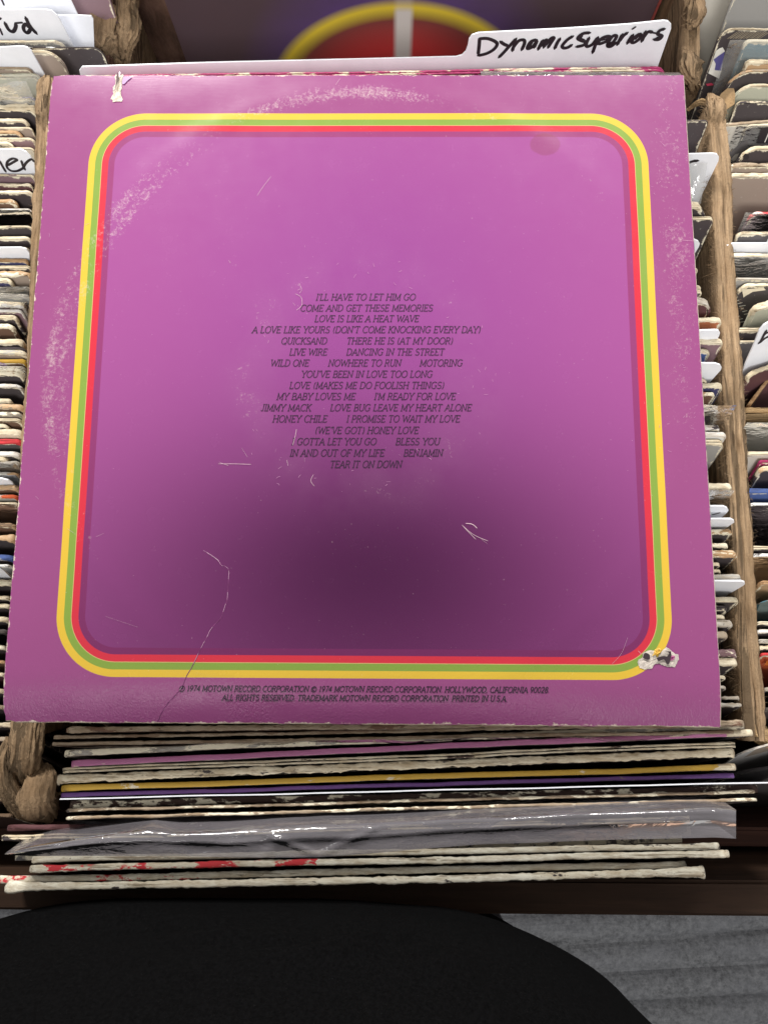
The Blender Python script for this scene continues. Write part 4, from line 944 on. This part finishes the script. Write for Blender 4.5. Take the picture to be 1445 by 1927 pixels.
    col = t.mix(t.math('MULTIPLY', wear, .62), col, (0.5335, 0.4267, 0.4040))
    rub = t.math('MULTIPLY', t.math('MAXIMUM', near(r, .052, .013), t.math('MULTIPLY', t.math('MULTIPLY', near(r, .146, .007), t.ramp(y, -.06, .02, 0, 1)), .8)), t.ramp(n2, .34, .70, 0, .035)); col = t.mix(rub, col, (.62, .44, .52))
    ed = t.math('SUBTRACT', S, t.math('MAXIMUM', t.math('ABSOLUTE', x), t.math('ABSOLUTE', y)))
    ew = t.ramp(t.math('SUBTRACT', t.math('MULTIPLY', t.math('SUBTRACT', t.noise(co, 190, 5, .75), .50), .0062), ed), -.0002, .0003)
    ew = t.math('MULTIPLY', ew, t.ramp(x, .150, .1545, 1, .15))
    col = t.mix(ew, col, (0.5616, 0.4680, 0.3900))
    # sparse specks and a brown stain
    col = t.mix(t.ramp(n3, .73, .78, 0, .35), col, (.7, .5, .55))
    st = t.ramp(t.math('ADD', blob(.0877, .1195, .0075, .0060), t.math('MULTIPLY', t.noise(co, 300, 4), .18)), .42, .52, 0, .32); col = t.mix(st, col, (0.1716, 0.0390, 0.0312))
    # laminate grain
    g = t.noise(t.mapping(co, (1.15, .85, 1)), 1050, 3, .6, .4); g2 = t.noise(co, 90, 3); fine = t.noise(t.mapping(co, (.08, 1, 1)), 1500, 2, .5)
    amt = t.ramp(y, -.10, -.147, .06, 1.1)
    amt = t.math('MULTIPLY', amt, t.ramp(n2, .35, .65, .25, 1)); h = t.math('ADD', t.math('MULTIPLY', g, amt), t.math('ADD', t.math('MULTIPLY', g2, .03), t.math('MULTIPLY', fine, .06)))
    h = t.math('SUBTRACT', h, t.math('MULTIPLY', wear, .3))
    t.bump(h, .55, .00035)
    rough = t.math('ADD', t.ramp(g2, .3, .7, .22, .28), t.math('MULTIPLY', wear, .4))
    return t.done(col, rough, .28)
PS = tag(empty('record_sleeve', (0, 0, -TH)), 'purple record sleeve back with yellow, green and red rounded border, lying flat on the others', 'record sleeve')
n = 126; rows = []
def rag(k, s): return .00028 * fb(s * 240, k, 0, 3) + .0003 * nz(s * 35, k)
xs = [-S + 2 * S * i / n for i in range(n + 1)]
for j in range(n + 1):
    y0 = -S + 2 * S * j / n; row = []
    for x0 in xs:
        x, y = x0, y0
        if abs(x0 + S) < 1e-9: x += rag(1, y0)
        if abs(y0 + S) < 1e-9: y += rag(2, x0)
        if abs(y0 - S) < 1e-9: y += rag(3, x0)
        cd = max(0, .0026 - (S - abs(x0))) ; cy_ = max(0, .0026 - (S - abs(y0)))
        if cd > 0 and cy_ > 0 and x0 < 0:
            x -= math.copysign(.0007 * cd / .0026, x0); y -= math.copysign(.0007 * cy_ / .0026, y0)
        row.append(Vector((x, y, surf(x0, y0))))
    rows.append(row)
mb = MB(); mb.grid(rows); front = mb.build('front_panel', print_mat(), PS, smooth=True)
# origin of the print coordinates is the sleeve centre (parent offset only in z)
bmm = MB(); bmm.grid([[p + Vector((0, 0, -TH)) for p in r] for r in (rows[::6])]); bmm.build('back_panel', cover_of('purple'), PS)
def border(name, pts, mat, drop=TH, out=(0, 0, 0), bulge=.0006):
    mb = MB(); rr = []
    for q in range(6):
        f = q / 5; b = math.sin(math.pi * f) * bulge
        rr.append([p + Vector((out[0] * b, out[1] * b, -.00002 - (drop - .00004) * f)) for p in pts])
    mb.grid(rr); return mb.build(name, mat, PS, smooth=True)
border('spine', [r[-1] for r in rows], cover_mat('purple', None, .35), out=(1, 0, 0), bulge=.0010)
border('left_edge', [r[0] for r in rows], edge_mat('cream', 'pink', .55), out=(-1, 0, 0))
border('bottom_edge', rows[0], edge_mat('cream', 'pink', .62), out=(0, -1, 0))
border('top_edge', rows[-1], edge_mat('cream', 'pink', .55), out=(0, 1, 0))

# lettering: a light slanted slab-serif drawn stroke by stroke
def arc(cx, cy, rx, ry, a0, a1, k=12):
    return [(cx + rx * math.cos(R(a0 + (a1 - a0) * i / k)), cy + ry * math.sin(R(a0 + (a1 - a0) * i / k))) for i in range(k + 1)]
def sf(x, y, l=.14, r=.14): return [(x - l, y), (x + r, y)]
GL = {
 'A': (.74, [[(.02, 0), (.37, 1), (.72, 0)], [(.14, .34), (.60, .34)], sf(.02, 0), sf(.72, 0)]),
 'B': (.66, [[(.1, 0), (.1, 1)], [(0, 1), (.36, 1)] + arc(.36, .76, .20, .24, 90, -90)[1:] + [(.1, .52)], [(.36, .52)] + arc(.38, .26, .24, .26, 90, -90)[1:] + [(0, 0)]]),
 'C': (.76, [arc(.42, .5, .38, .51, 42, 318, 20), [(.70, .84), (.70, .98)]]),
 'D': (.78, [[(.1, 0), (.1, 1)], [(0, 1), (.34, 1)] + arc(.34, .5, .38, .5, 90, -90, 16)[1:] + [(0, 0)]]),
 'E': (.62, [[(.1, 0), (.1, 1)], [(0, 1), (.56, 1), (.56, .86)], [(.1, .52), (.42, .52)], [(.42, .44), (.42, .60)], [(0, 0), (.58, 0), (.58, .15)]]),
 'F': (.60, [[(.1, 0), (.1, 1)], [(0, 1), (.56, 1), (.56, .86)], [(.1, .52), (.42, .52)], [(.42, .44), (.42, .60)], sf(.1, 0)]),
 'G': (.82, [arc(.42, .5, .38, .51, 42, 310, 20) + [(.70, .14), (.70, .44)], [(.52, .44), (.80, .44)], [(.70, .84), (.70, .98)]]),
 'H': (.80, [[(.1, 0), (.1, 1)], [(.68, 0), (.68, 1)], [(.1, .52), (.68, .52)], sf(.1, 0), sf(.1, 1), sf(.68, 0), sf(.68, 1)]),
 'I': (.26, [[(.12, 0), (.12, 1)], sf(.12, 0), sf(.12, 1)]),
 'J': (.44, [[(.30, 1), (.30, .22)] + arc(.16, .22, .14, .23, 0, -160, 8)[1:], sf(.30, 1)]),
 'K': (.72, [[(.1, 0), (.1, 1)], [(.60, 1), (.12, .46)], [(.26, .60), (.64, 0)], sf(.1, 0), sf(.1, 1), sf(.60, 1), sf(.64, 0)]),
 'L': (.58, [[(.1, 0), (.1, 1)], [(0, 0), (.54, 0), (.54, .16)], sf(.1, 1)]),
 'M': (.92, [[(.1, 0), (.1, 1), (.45, .10), (.80, 1), (.80, 0)], sf(.1, 0), sf(.1, 1, .09, 0), sf(.80, 0), sf(.80, 1, 0, .09)]),
 'N': (.80, [[(.1, 0), (.1, 1), (.68, 0), (.68, 1)], sf(.1, 0), sf(.1, 1, .09, 0), sf(.68, 1)]),
 'O': (.84, [arc(.42, .5, .39, .51, 0, 360, 24)]),
 'P': (.64, [[(.1, 0), (.1, 1)], [(0, 1), (.36, 1)] + arc(.36, .73, .23, .27, 90, -90)[1:] + [(.1, .46)], sf(.1, 0)]),
 'Q': (.84, [arc(.42, .5, .39, .51, 0, 360, 24), [(.44, .2), (.74, -.12)]]),
 'R': (.70, [[(.1, 0), (.1, 1)], [(0, 1), (.36, 1)] + arc(.36, .75, .22, .25, 90, -90)[1:] + [(.1, .50)], [(.36, .50), (.62, 0)], sf(.1, 0), sf(.62, 0, .02, .09)]),
 'S': (.60, [arc(.30, .75, .23, .26, 35, 270, 12)[:-1] + arc(.30, .25, .25, .26, 90, -150, 12), [(.50, .88), (.50, 1)], [(.07, .0), (.07, .14)]]),
 'T': (.68, [[(.33, 0), (.33, 1)], [(.02, .86), (.02, 1), (.64, 1), (.64, .86)], sf(.33, 0)]),
 'U': (.78, [[(.1, 1), (.1, .32)] + arc(.38, .30, .28, .31, 180, 360, 12) + [(.66, 1)], sf(.1, 1), sf(.66, 1)]),
 'V': (.74, [[(.04, 1), (.37, 0), (.70, 1)], sf(.04, 1), sf(.70, 1)]),
 'W': (1.06, [[(.04, 1), (.28, 0), (.53, .92), (.78, 0), (1.02, 1)], sf(.04, 1), sf(1.02, 1)]),
 'X': (.7, [[(.04, 0), (.66, 1)], [(.04, 1), (.66, 0)]]),
 'Y': (.70, [[(.03, 1), (.34, .46), (.34, 0)], [(.66, 1), (.34, .46)], sf(.03, 1), sf(.66, 1), sf(.34, 0)]),
 'Z': (.6, [[(.05, 1), (.55, 1), (.03, 0), (.56, 0)]]),
 '(': (.34, [arc(.42, .46, .32, .66, 125, 235, 10)]), ')': (.34, [arc(-.08, .46, .32, .66, 55, -55, 10)]),
 "'": (.16, [[(.08, 1.02), (.08, .76)]]), '.': (.20, [[(.08, 0), (.11, .06)]]), ',': (.2, [[(.11, .05), (.05, -.14)]]), ' ': (.32, []),
 '0': (.62, [arc(.30, .5, .25, .5, 0, 360, 20)]), '1': (.40, [[(.06, .84), (.2, 1), (.2, 0)], sf(.2, 0)]),
 '2': (.58, [arc(.28, .74, .22, .26, 170, -40, 12) + [(.04, 0), (.52, 0)]]), '4': (.6, [[(.42, 0), (.42, 1), (.02, .28), (.56, .28)]]),
 '7': (.56, [[(.04, 1), (.52, 1), (.18, 0)]]), '8': (.6, [arc(.29, .75, .19, .25, 0, 360, 16), arc(.29, .25, .24, .25, 0, 360, 16)]),
 '9': (.6, [arc(.29, .70, .23, .30, 0, 360, 16), [(.52, .70), (.46, .3), (.16, 0)]]),
 '@': (1.0, [arc(.46, .42, .46, .50, 0, 360, 24), arc(.46, .42, .24, .27, 45, 315, 14)]),
 '#': (1.0, [arc(.46, .42, .46, .50, 0, 360, 24), [(.34, .14), (.34, .70), (.48, .70)] + arc(.48, .56, .12, .14, 90, -90, 6)[1:] + [(.34, .42)]]),
}
UP = Vector((0, 0, 1))
def text_line(mb, s, xl, xr, ybase, cap, pen, k0):
    """one line between picture points (xl..xr, ybase) on the sleeve; cap height in metres"""
    P0, P1 = at(xl, ybase[0], 0), at(xr, ybase[1], 0); u = (P1 - P0); Lm = u.length; u.normalize(); v = UP.cross(u)
    tot = sum(GL[c][0] + .07 for c in s) - .07; sx = (Lm - cap * .18) / tot; x = 0; k = k0
    for c in s:
        w, st = GL[c]
        for g in st:
            pts = []
            for gx, gy in g:
                q = P0 + u * ((x + gx) * sx + gy * cap * .20) + v * (gy * cap); pts.append(Vector((q.x, q.y, surf(q.x, q.y))))
            runs = [[pts[0]]]
            for i in range(1, len(pts)):
                runs[-1].append(pts[i])
                if i < len(pts) - 1 and (pts[i] - pts[i - 1]).angle(pts[i + 1] - pts[i], 0) > .7: runs.append([pts[i]])
            for run in runs:
                k += 1; ribbon(mb, run, pen, UP, .00018 + (k % 7) * 2e-6, taper=False)
        x += w + .07
    return k
TL = [(("I'LL HAVE TO LET HIM GO", 594.7, 783),  565.3), (("COME AND GET THESE MEMORIES", 565, 815.5), 585.9), (("LOVE IS LIKE A HEAT WAVE", 592, 789.5), 605.9),
      (("A LOVE LIKE YOURS (DON'T COME KNOCKING EVERY DAY)", 474.6, 905.5), 626.6), (("QUICKSAND", 529, 617), 647.7), (("THERE HE IS (AT MY DOOR)", 652, 853.5), 647.7),
      (("LIVE WIRE", 544.5, 617), 668.6), (("DANCING IN THE STREET", 651.5, 837), 668.6), (("WILD ONE", 509, 583), 689.3), (("NOWHERE TO RUN", 617.5, 756), 689.3), (("MOTORING", 789.5, 871.5), 689.3),
      (("YOU'VE BEEN IN LOVE TOO LONG", 566.7, 815), 710.3), (("LOVE (MAKES ME DO FOOLISH THINGS)", 544.5, 837), 731.4), (("MY BABY LOVES ME", 520.6, 670), 752.2), (("I'M READY FOR LOVE", 704, 858.7), 752.2),
      (("JIMMY MACK", 491, 587), 773.4), (("LOVE BUG LEAVE MY HEART ALONE", 621, 888.5), 773.4), (("HONEY CHILE", 513, 617), 794.4), (("I PROMISE TO WAIT MY LOVE", 652, 866.7), 794.4),
      (("(WE'VE GOT) HONEY LOVE", 592.5, 789), 816), (("I GOTTA LET YOU GO", 549, 709.5), 837.2), (("BLESS YOU", 744, 829), 837.2), (("IN AND OUT OF MY LIFE", 545.5, 724.5), 858.6), (("BENJAMIN", 759, 834.5), 858.6), (("TEAR IT ON DOWN", 620.6, 757.6), 880)]
PRINT_INK = flat_mat('dark_print_ink', (.018, .005, .022), .4, .4, .25, 300)
mb = MB(); k = 0
for (s, xl, xr), yb in TL: k = text_line(mb, s, xl, xr, (yb, yb), .00315, .00032, k)
mb.build('track_list', PRINT_INK, front)
mb = MB()
k = text_line(mb, "# 1974 MOTOWN RECORD CORPORATION @ 1974 MOTOWN RECORD CORPORATION. HOLLYWOOD, CALIFORNIA 90028.", 337, 1035, (1300.5, 1303.5), .00235, .00034, 0)
k = text_line(mb, "ALL RIGHTS RESERVED. TRADEMARK MOTOWN RECORD CORPORATION. PRINTED IN U.S.A.", 417, 956, (1318, 1320), .00235, .00034, k)
mb.build('copyright_line', PRINT_INK, front)

# scratches, crease and torn spots
def on_top(pts, dz=0): 
    o = []
    for x, y in pts:
        q = at(x, y, 0); o.append(Vector((q.x, q.y, surf(q.x, q.y) + dz)))
    return o
SCR = flat_mat('scratched_print', (.52, .36, .42), .6, .3, .2, 500); kk = 0
for pts, w in [([(484, 368), (495, 352), (510, 332)], .00022), ([(431, 490), (434, 495)], .0004), ([(869, 988), (880, 1000), (895, 1015)], .0003), ([(870, 989), (886, 1003), (900, 1011), (918, 1018)], .00028), ([(905, 1014), (917, 1024)], .00016),
               ([(876, 985), (886, 986), (892, 989), (897, 994)], .0005), ([(556, 553), (567, 560), (568, 575), (558, 584)], .00025), ([(563, 533), (568, 545), (564, 552)], .00018), ([(411, 873), (440, 873), (473, 874)], .0003), ([(415, 871), (430, 876)], .0004),
               ([(540, 866), (542, 876)], .0004), ([(551, 838), (556, 820), (558, 808)], .0003), ([(1278, 452), (1304, 454)], .0003), ([(640, 128 + 20), (632, 160)], .0003), ([(455, 843), (466, 860)], .0002), ([(590, 893), (585, 905), (592, 915)], .00025),
               ([(1180, 1200), (1168, 1230), (1150, 1250)], .00012), ([(200, 1160), (260, 1180)], .00012), ([(182, 1010), (196, 1004)], .0002), ([(128, 995), (140, 1003)], .00025), ([(1200, 1225), (1205, 1230)], .0004)]:
    kk += 1; mb = MB(); ribbon(mb, on_top(smooth_pts(pts)), w * .62, UP, .00022 + kk * 3e-6); mb.build('scratch', SCR, front)
rnd = random.Random(4); mb = MB()
for _ in range(130):                      # fine scuff hairs around the worn centre and sides
    ch = rnd.random()
    if ch < .55:
        an = rnd.uniform(0, 6.28); rr = rnd.gauss(.053, .008); x, y = rr * math.cos(an), rr * math.sin(an)
    elif ch < .8: x, y = rnd.gauss(-.146, .005), rnd.uniform(-.06, .08)
    else: x, y = rnd.gauss(.149, .005), rnd.uniform(-.05, .14)
    an = rnd.uniform(0, 6.28); l = rnd.uniform(.0006, .0022); cv = rnd.uniform(-.6, .6); pts = []
    for i in range(5):
        q = i / 4 - .5; pts.append(Vector((x + l * q * math.cos(an + cv * q), y + l * q * math.sin(an + cv * q), 0)))
    pts = [Vector((p.x, p.y, surf(p.x, p.y))) for p in pts]
    if max(abs(x), abs(y)) < S - .003: kk += 1; ribbon(mb, pts, rnd.uniform(.00006, .00016), UP, .00022 + (kk % 40) * 3e-6)
mb.build('fine_scuffs', flat_mat('scuffed_print', (.44, .22, .36), .6, .3, .2, 500), front)['kind'] = 'stuff'
# the long crease: a raised ridge with chipped bits on it
cr = [(383, 1036), (398, 1045), (411, 1055), (417, 1064), (424, 1066), (431, 1074), (430, 1095), (429, 1110), (428, 1128), (424, 1140), (416, 1163), (405, 1175), (396, 1186), (390, 1199), (381, 1215), (374, 1230), (362, 1255), (352, 1272), (345, 1288), (340, 1296), (330, 1308), (318, 1320), (308, 1332), (300, 1345), (292, 1360)]
pts = on_top(smooth_pts(cr, 4)); rows2 = [[], [], []]
for i, p in enumerate(pts):
    t = (pts[min(i + 1, len(pts) - 1)] - pts[max(i - 1, 0)]).normalized(); s = UP.cross(t); wv = .00018 + .00012 * abs(nz(i * .5, 3))
    j = .0003 * nz(i * .7, 9)
    rows2[0].append(p + s * (wv + j) + UP * .00003); rows2[1].append(p + s * j + UP * (.00013 + .00006 * nz(i * .4, 1))); rows2[2].append(p - s * (wv - j) + UP * .00003)
mb = MB(); mb.grid(rows2); mb.build('crease', flat_mat('creased_print', (.15, .032, .115), .35, .4, .5, 500), front)
mb = MB(); kk = 0
for i in range(2, len(pts) - 20, 1):
    if nz(i * .33, 5.5) > .05: kk += 1; ribbon(mb, pts[i:i + 2] if i + 2 < len(pts) else pts[-2:], .00022 + .0003 * max(0, nz(i * .8, 8)), UP, .00024 + (i % 5) * 8e-6)
mb.build('crease_chips', flat_mat('chipped_print', (.55, .33, .46), .6), front)['kind'] = 'stuff'
def torn(name, poly, mat, h=.0006, seed=1, parent=front, jag=.0003):
    """ragged raised scrap: rim at the surface, lumpy middle"""
    P_ = on_top(poly); c = sum(P_, Vector()) / len(P_); rim = []
    for i in range(len(P_)):
        a_, b_ = P_[i], P_[(i + 1) % len(P_)]
        for q in range(5):
            p = a_.lerp(b_, q / 5); p = p + (p - c).normalized() * jag * (fb(i * 3.1 + q * .9, seed, 0, 3) * 1.6); rim.append(p + UP * .00025)
    rows3 = [rim]
    for f, zz in ((.82, .8), (.6, 1.0), (.35, .6), (.1, .8)):
        rows3.append([c + (p - c) * f + UP * (h * zz * (1 + .9 * fb(p.x * 900, p.y * 900, seed + f * 3, 3))) for p in rim])
    mb = MB(); mb.grid(rows3, closed=True); m = len(rim); mb.f.append(tuple((len(rows3) - 1) * m + i for i in range(m)))
    return mb.build(name, mat, parent)
HOLE = flat_mat('torn_hole_dark', (.028, .016, .022), .7)
def cz(pts): return [(1180 + x * .08304, 1200 + y * .08304) for x, y in pts]
def ct(pts): return [(180 + x * .05536, 130 + y * .05536) for x, y in pts]
torn('torn_spot', cz([(340, 350), (420, 310), (500, 280), (600, 290), (560, 420), (520, 520), (600, 480), (680, 440), (780, 300), (880, 210), (960, 270), (1070, 370), (1150, 375), (1155, 500), (1100, 600), (1070, 670), (900, 660), (760, 610), (690, 580), (580, 620), (550, 700), (380, 720), (270, 680), (220, 570), (250, 490), (330, 460)]), flat_mat('peeled_board', (.50, .45, .40), .9, .1, .35, 500, .8), .00022, 2)
def flatpoly(name, pts, mat, lift, parent=front):
    P_ = [p + UP * lift for p in on_top(smooth_pts(pts + [pts[0]], 3)[:-1])]; c = sum(P_, Vector()) / len(P_); vs = [c] + P_; n_ = len(P_)
    return obj(name, vs, [(0, i + 1, (i + 1) % n_ + 1) for i in range(n_)], mat, parent)
flatpoly('torn_hole', cz([(330, 450), (370, 350), (440, 355), (490, 400), (480, 490), (400, 490)]), HOLE, .0010)
flatpoly('torn_hole', cz([(640, 455), (800, 415), (930, 430), (960, 330), (970, 400), (930, 580), (870, 590), (820, 500), (750, 500), (680, 530)]), HOLE, .00105)
flatpoly('torn_hole', cz([(820, 295), (900, 310), (970, 310), (950, 380), (900, 330)]), HOLE, .0011)
torn('paper_flap', cz([(610, 270), (700, 220), (770, 265), (740, 330), (640, 400), (560, 420)]), flat_mat('yellow_flap', (.72, .46, .09), .5, .3, .2), .0008, 5)
torn('paper_flap', cz([(940, 450), (1000, 400), (1070, 420), (1070, 470), (1000, 520), (940, 510)]), flat_mat('pink_flap', (.40, .12, .26), .5, .3, .4, 900), .0008, 6, jag=.0002)
torn('tear', ct([(690, 180), (760, 170), (830, 260), (840, 330), (870, 190), (930, 165), (960, 220), (930, 330), (900, 480), (905, 640), (870, 750), (880, 900), (870, 980), (935, 1040), (900, 1110), (740, 1105), (600, 1130), (590, 1050), (520, 1025), (620, 980), (640, 880), (600, 770), (600, 620), (680, 520), (690, 380), (660, 280)]), TORN, .0005, 3, jag=.00015)
flatpoly('tear_slit', ct([(770, 170), (820, 260), (825, 400), (800, 520), (750, 620), (700, 790), (690, 790), (740, 540), (745, 330)]), flat_mat('slit_dark', (.10, .07, .07), .8), .0016)
flatpoly('tear_slit', ct([(840, 150), (880, 170), (850, 320), (835, 250)]), CARD, .0017)
flatpoly('peeled_print', ct([(960, 260), (1060, 262), (1240, 262), (1090, 400), (990, 510), (915, 500), (930, 350)]), flat_mat('peeled_lilac', (.35, .22, .42), .5), .0004)

# ------------------------------------------------------------------ the photographer's black shirt at the front of the bin
def shirt_mat():
    t = NT('black_cotton'); c = t.coord(); n = t.noise(c, 700, 4, .7); n2 = t.noise(c, 2200, 1)
    col = t.mix(t.ramp(n, .3, .7), (.0012, .0012, .0013), (.0038, .0038, .0041)); col = t.mix(t.ramp(n2, .80, .84, 0, .25), col, (.3, .3, .3))
    t.bump(n, .5, .0006); return t.done(col, .95, .04)
FOLD = [(-60, 1775), (0, 1745), (100, 1725), (300, 1735), (430, 1760), (600, 1797), (680, 1780), (740, 1762), (820, 1780), (880, 1820), (960, 1870), (1060, 1930)]
YF = -.2365
fold3 = []
for x, y in smooth_pts(FOLD, 6):
    d = ray(x, y); fold3.append(CAMP + d * ((YF - CAMP.y) / d.y))
PER = tag(empty('person', (-.03, -.40, FLZ)), 'person in a plain black shirt leaning belly-first against the front of the record bin', 'person')
LV = [  # z, centre x, front y, half width, half depth
 (-.26, -.030, -.300, .150, .115), (-.20, -.030, -.285, .158, .125), (-.15, -.030, -.272, .160, .130), (-.11, -.030, -.263, .158, .132), (-.08, -.030, -.2565, .158, .134), (-.056, -.030, -.2545, .163, .136), (-.046, -.030, -.2485, .166, .14), (-.038, -.030, -.2415, .168, .144), (-.026, -.030, -.2370, .170, .147),
 (0, -.030, -.2355, .173, .149), (.04, -.030, -.237, .175, .146), (.08, -.030, -.246, .175, .140), (.10, -.030, -.254, .174, .134), (.16, -.030, -.290, .170, .118), (.22, -.030, -.318, .175, .108), (.30, -.030, -.335, .185, .102), (.36, -.030, -.340, .180, .095), (.40, -.030, -.355, .120, .075), (.42, -.030, -.375, .07, .055)]
rows = []; lev = []
for a_, b_ in zip(LV, LV[1:]):
    for q in range(7): f = q / 7; lev.append(tuple(u * (1 - f) + v * f for u, v in zip(a_, b_)))
lev.append(LV[-1])
for (z, cx, fy_, hw, hd) in lev:
    row = []; hw *= 1.17; cx -= .020
    for i in range(120):
        th = 2 * math.pi * i / 120; cu, su = math.cos(th), math.sin(th)
        x = cx + hw * math.copysign(abs(cu) ** .64, cu); y = fy_ - hd + hd * math.copysign(abs(su) ** .72, su)
        if su > 0:
            dd = min((math.hypot(x - p.x, z - p.z), p.z - z) for p in fold3)
            y += .0080 * math.exp(-(dd[0] / .0045) ** 2) - (.0040 * math.exp(-(dd[0] / .012) ** 2) if dd[1] > 0 else 0)
        y += .0012 * fb(x * 22, z * 22, 4.4, 3)
        row.append((x, y, z))
    rows.append(row)
mb = MB(); mb.grid(rows, closed=True); mb.f.append(tuple(range(120))); mb.f.append(tuple((len(rows) - 1) * 120 + i for i in reversed(range(120))))
mb.build('shirt', shirt_mat(), PER, smooth=True)
def skin(name, joints, bones, mat, sub=2):
    me = bpy.data.meshes.new(name); o0 = Vector(PER['_o']); me.from_pydata([tuple(Vector(j[:3]) - o0) for j in joints], bones, [])
    o = bpy.data.objects.new(name, me); COL.objects.link(o); o.parent = PER; me.materials.append(mat)
    o.modifiers.new('skin', 'SKIN'); s = o.modifiers.new('sub', 'SUBSURF'); s.levels = s.render_levels = sub
    for i, j in enumerate(joints): me.skin_vertices[0].data[i].radius = (j[3], j[3])
    me.skin_vertices[0].data[0].use_root = True; return o
X = -.03
J = [(X, -.415, -.16, .10), (X, -.41, 0, .105), (X, -.425, .20, .09), (X, -.43, .34, .075), (X, -.415, .42, .048), (X, -.42, .50, .052), (X, -.42, .56, .076), (X, -.425, .64, .070), (X, -.43, .69, .045),
     (X - .17, -.44, .35, .045), (X - .25, -.45, .15, .038), (X - .26, -.43, -.05, .027), (X - .26, -.42, -.12, .026), (X + .17, -.44, .35, .045), (X + .25, -.45, .15, .038), (X + .26, -.43, -.05, .027), (X + .26, -.42, -.12, .026)]
BN = [(0, 1), (1, 2), (2, 3), (3, 4), (4, 5), (5, 6), (6, 7), (7, 8), (3, 9), (9, 10), (10, 11), (11, 12), (3, 13), (13, 14), (14, 15), (15, 16)]
for hb, sgn in ((12, -1), (16, 1)):
    hx, hy, hz = J[hb][:3]
    for dy, ln in ((.024, .050), (.008, .070), (-.008, .076), (-.024, .066)):
        k = len(J); J += [(hx, hy + dy, hz - .03, .009), (hx - sgn * .004, hy + dy, hz - .03 - ln * .55, .008), (hx - sgn * .014, hy + dy + .004, hz - .03 - ln, .007)]; BN += [(hb, k), (k, k + 1), (k + 1, k + 2)]
body = skin('body', J, BN, flat_mat('skin', (.50, .31, .22), .5))
TR = [(X, -.415, -.20, .125), (X - .085, -.415, -.32, .085), (X - .09, -.41, -.60, .062), (X - .09, -.43, -.90, .048), (X + .085, -.415, -.32, .085), (X + .09, -.41, -.60, .062), (X + .09, -.43, -.90, .048)]
skin('trousers', TR, [(0, 1), (1, 2), (2, 3), (0, 4), (4, 5), (5, 6)], flat_mat('dark_denim', (.02, .022, .03), .85))
for sg in (-1, 1): skin('shoe', [(X + sg * .09, -.45, FLZ + .055, .045), (X + sg * .09, -.39, FLZ + .045, .043), (X + sg * .09, -.31, FLZ + .036, .034)], [(0, 1), (1, 2)], flat_mat('black_shoe', (.02, .02, .02), .5))
skin('hair', [(X, -.445, .675, .068), (X, -.465, .62, .060)], [(0, 1)], flat_mat('dark_hair', (.02, .014, .01), .6))

for o in bpy.data.objects:
    for kx in ('_o', '_frame'):
        if kx in o: del o[kx]
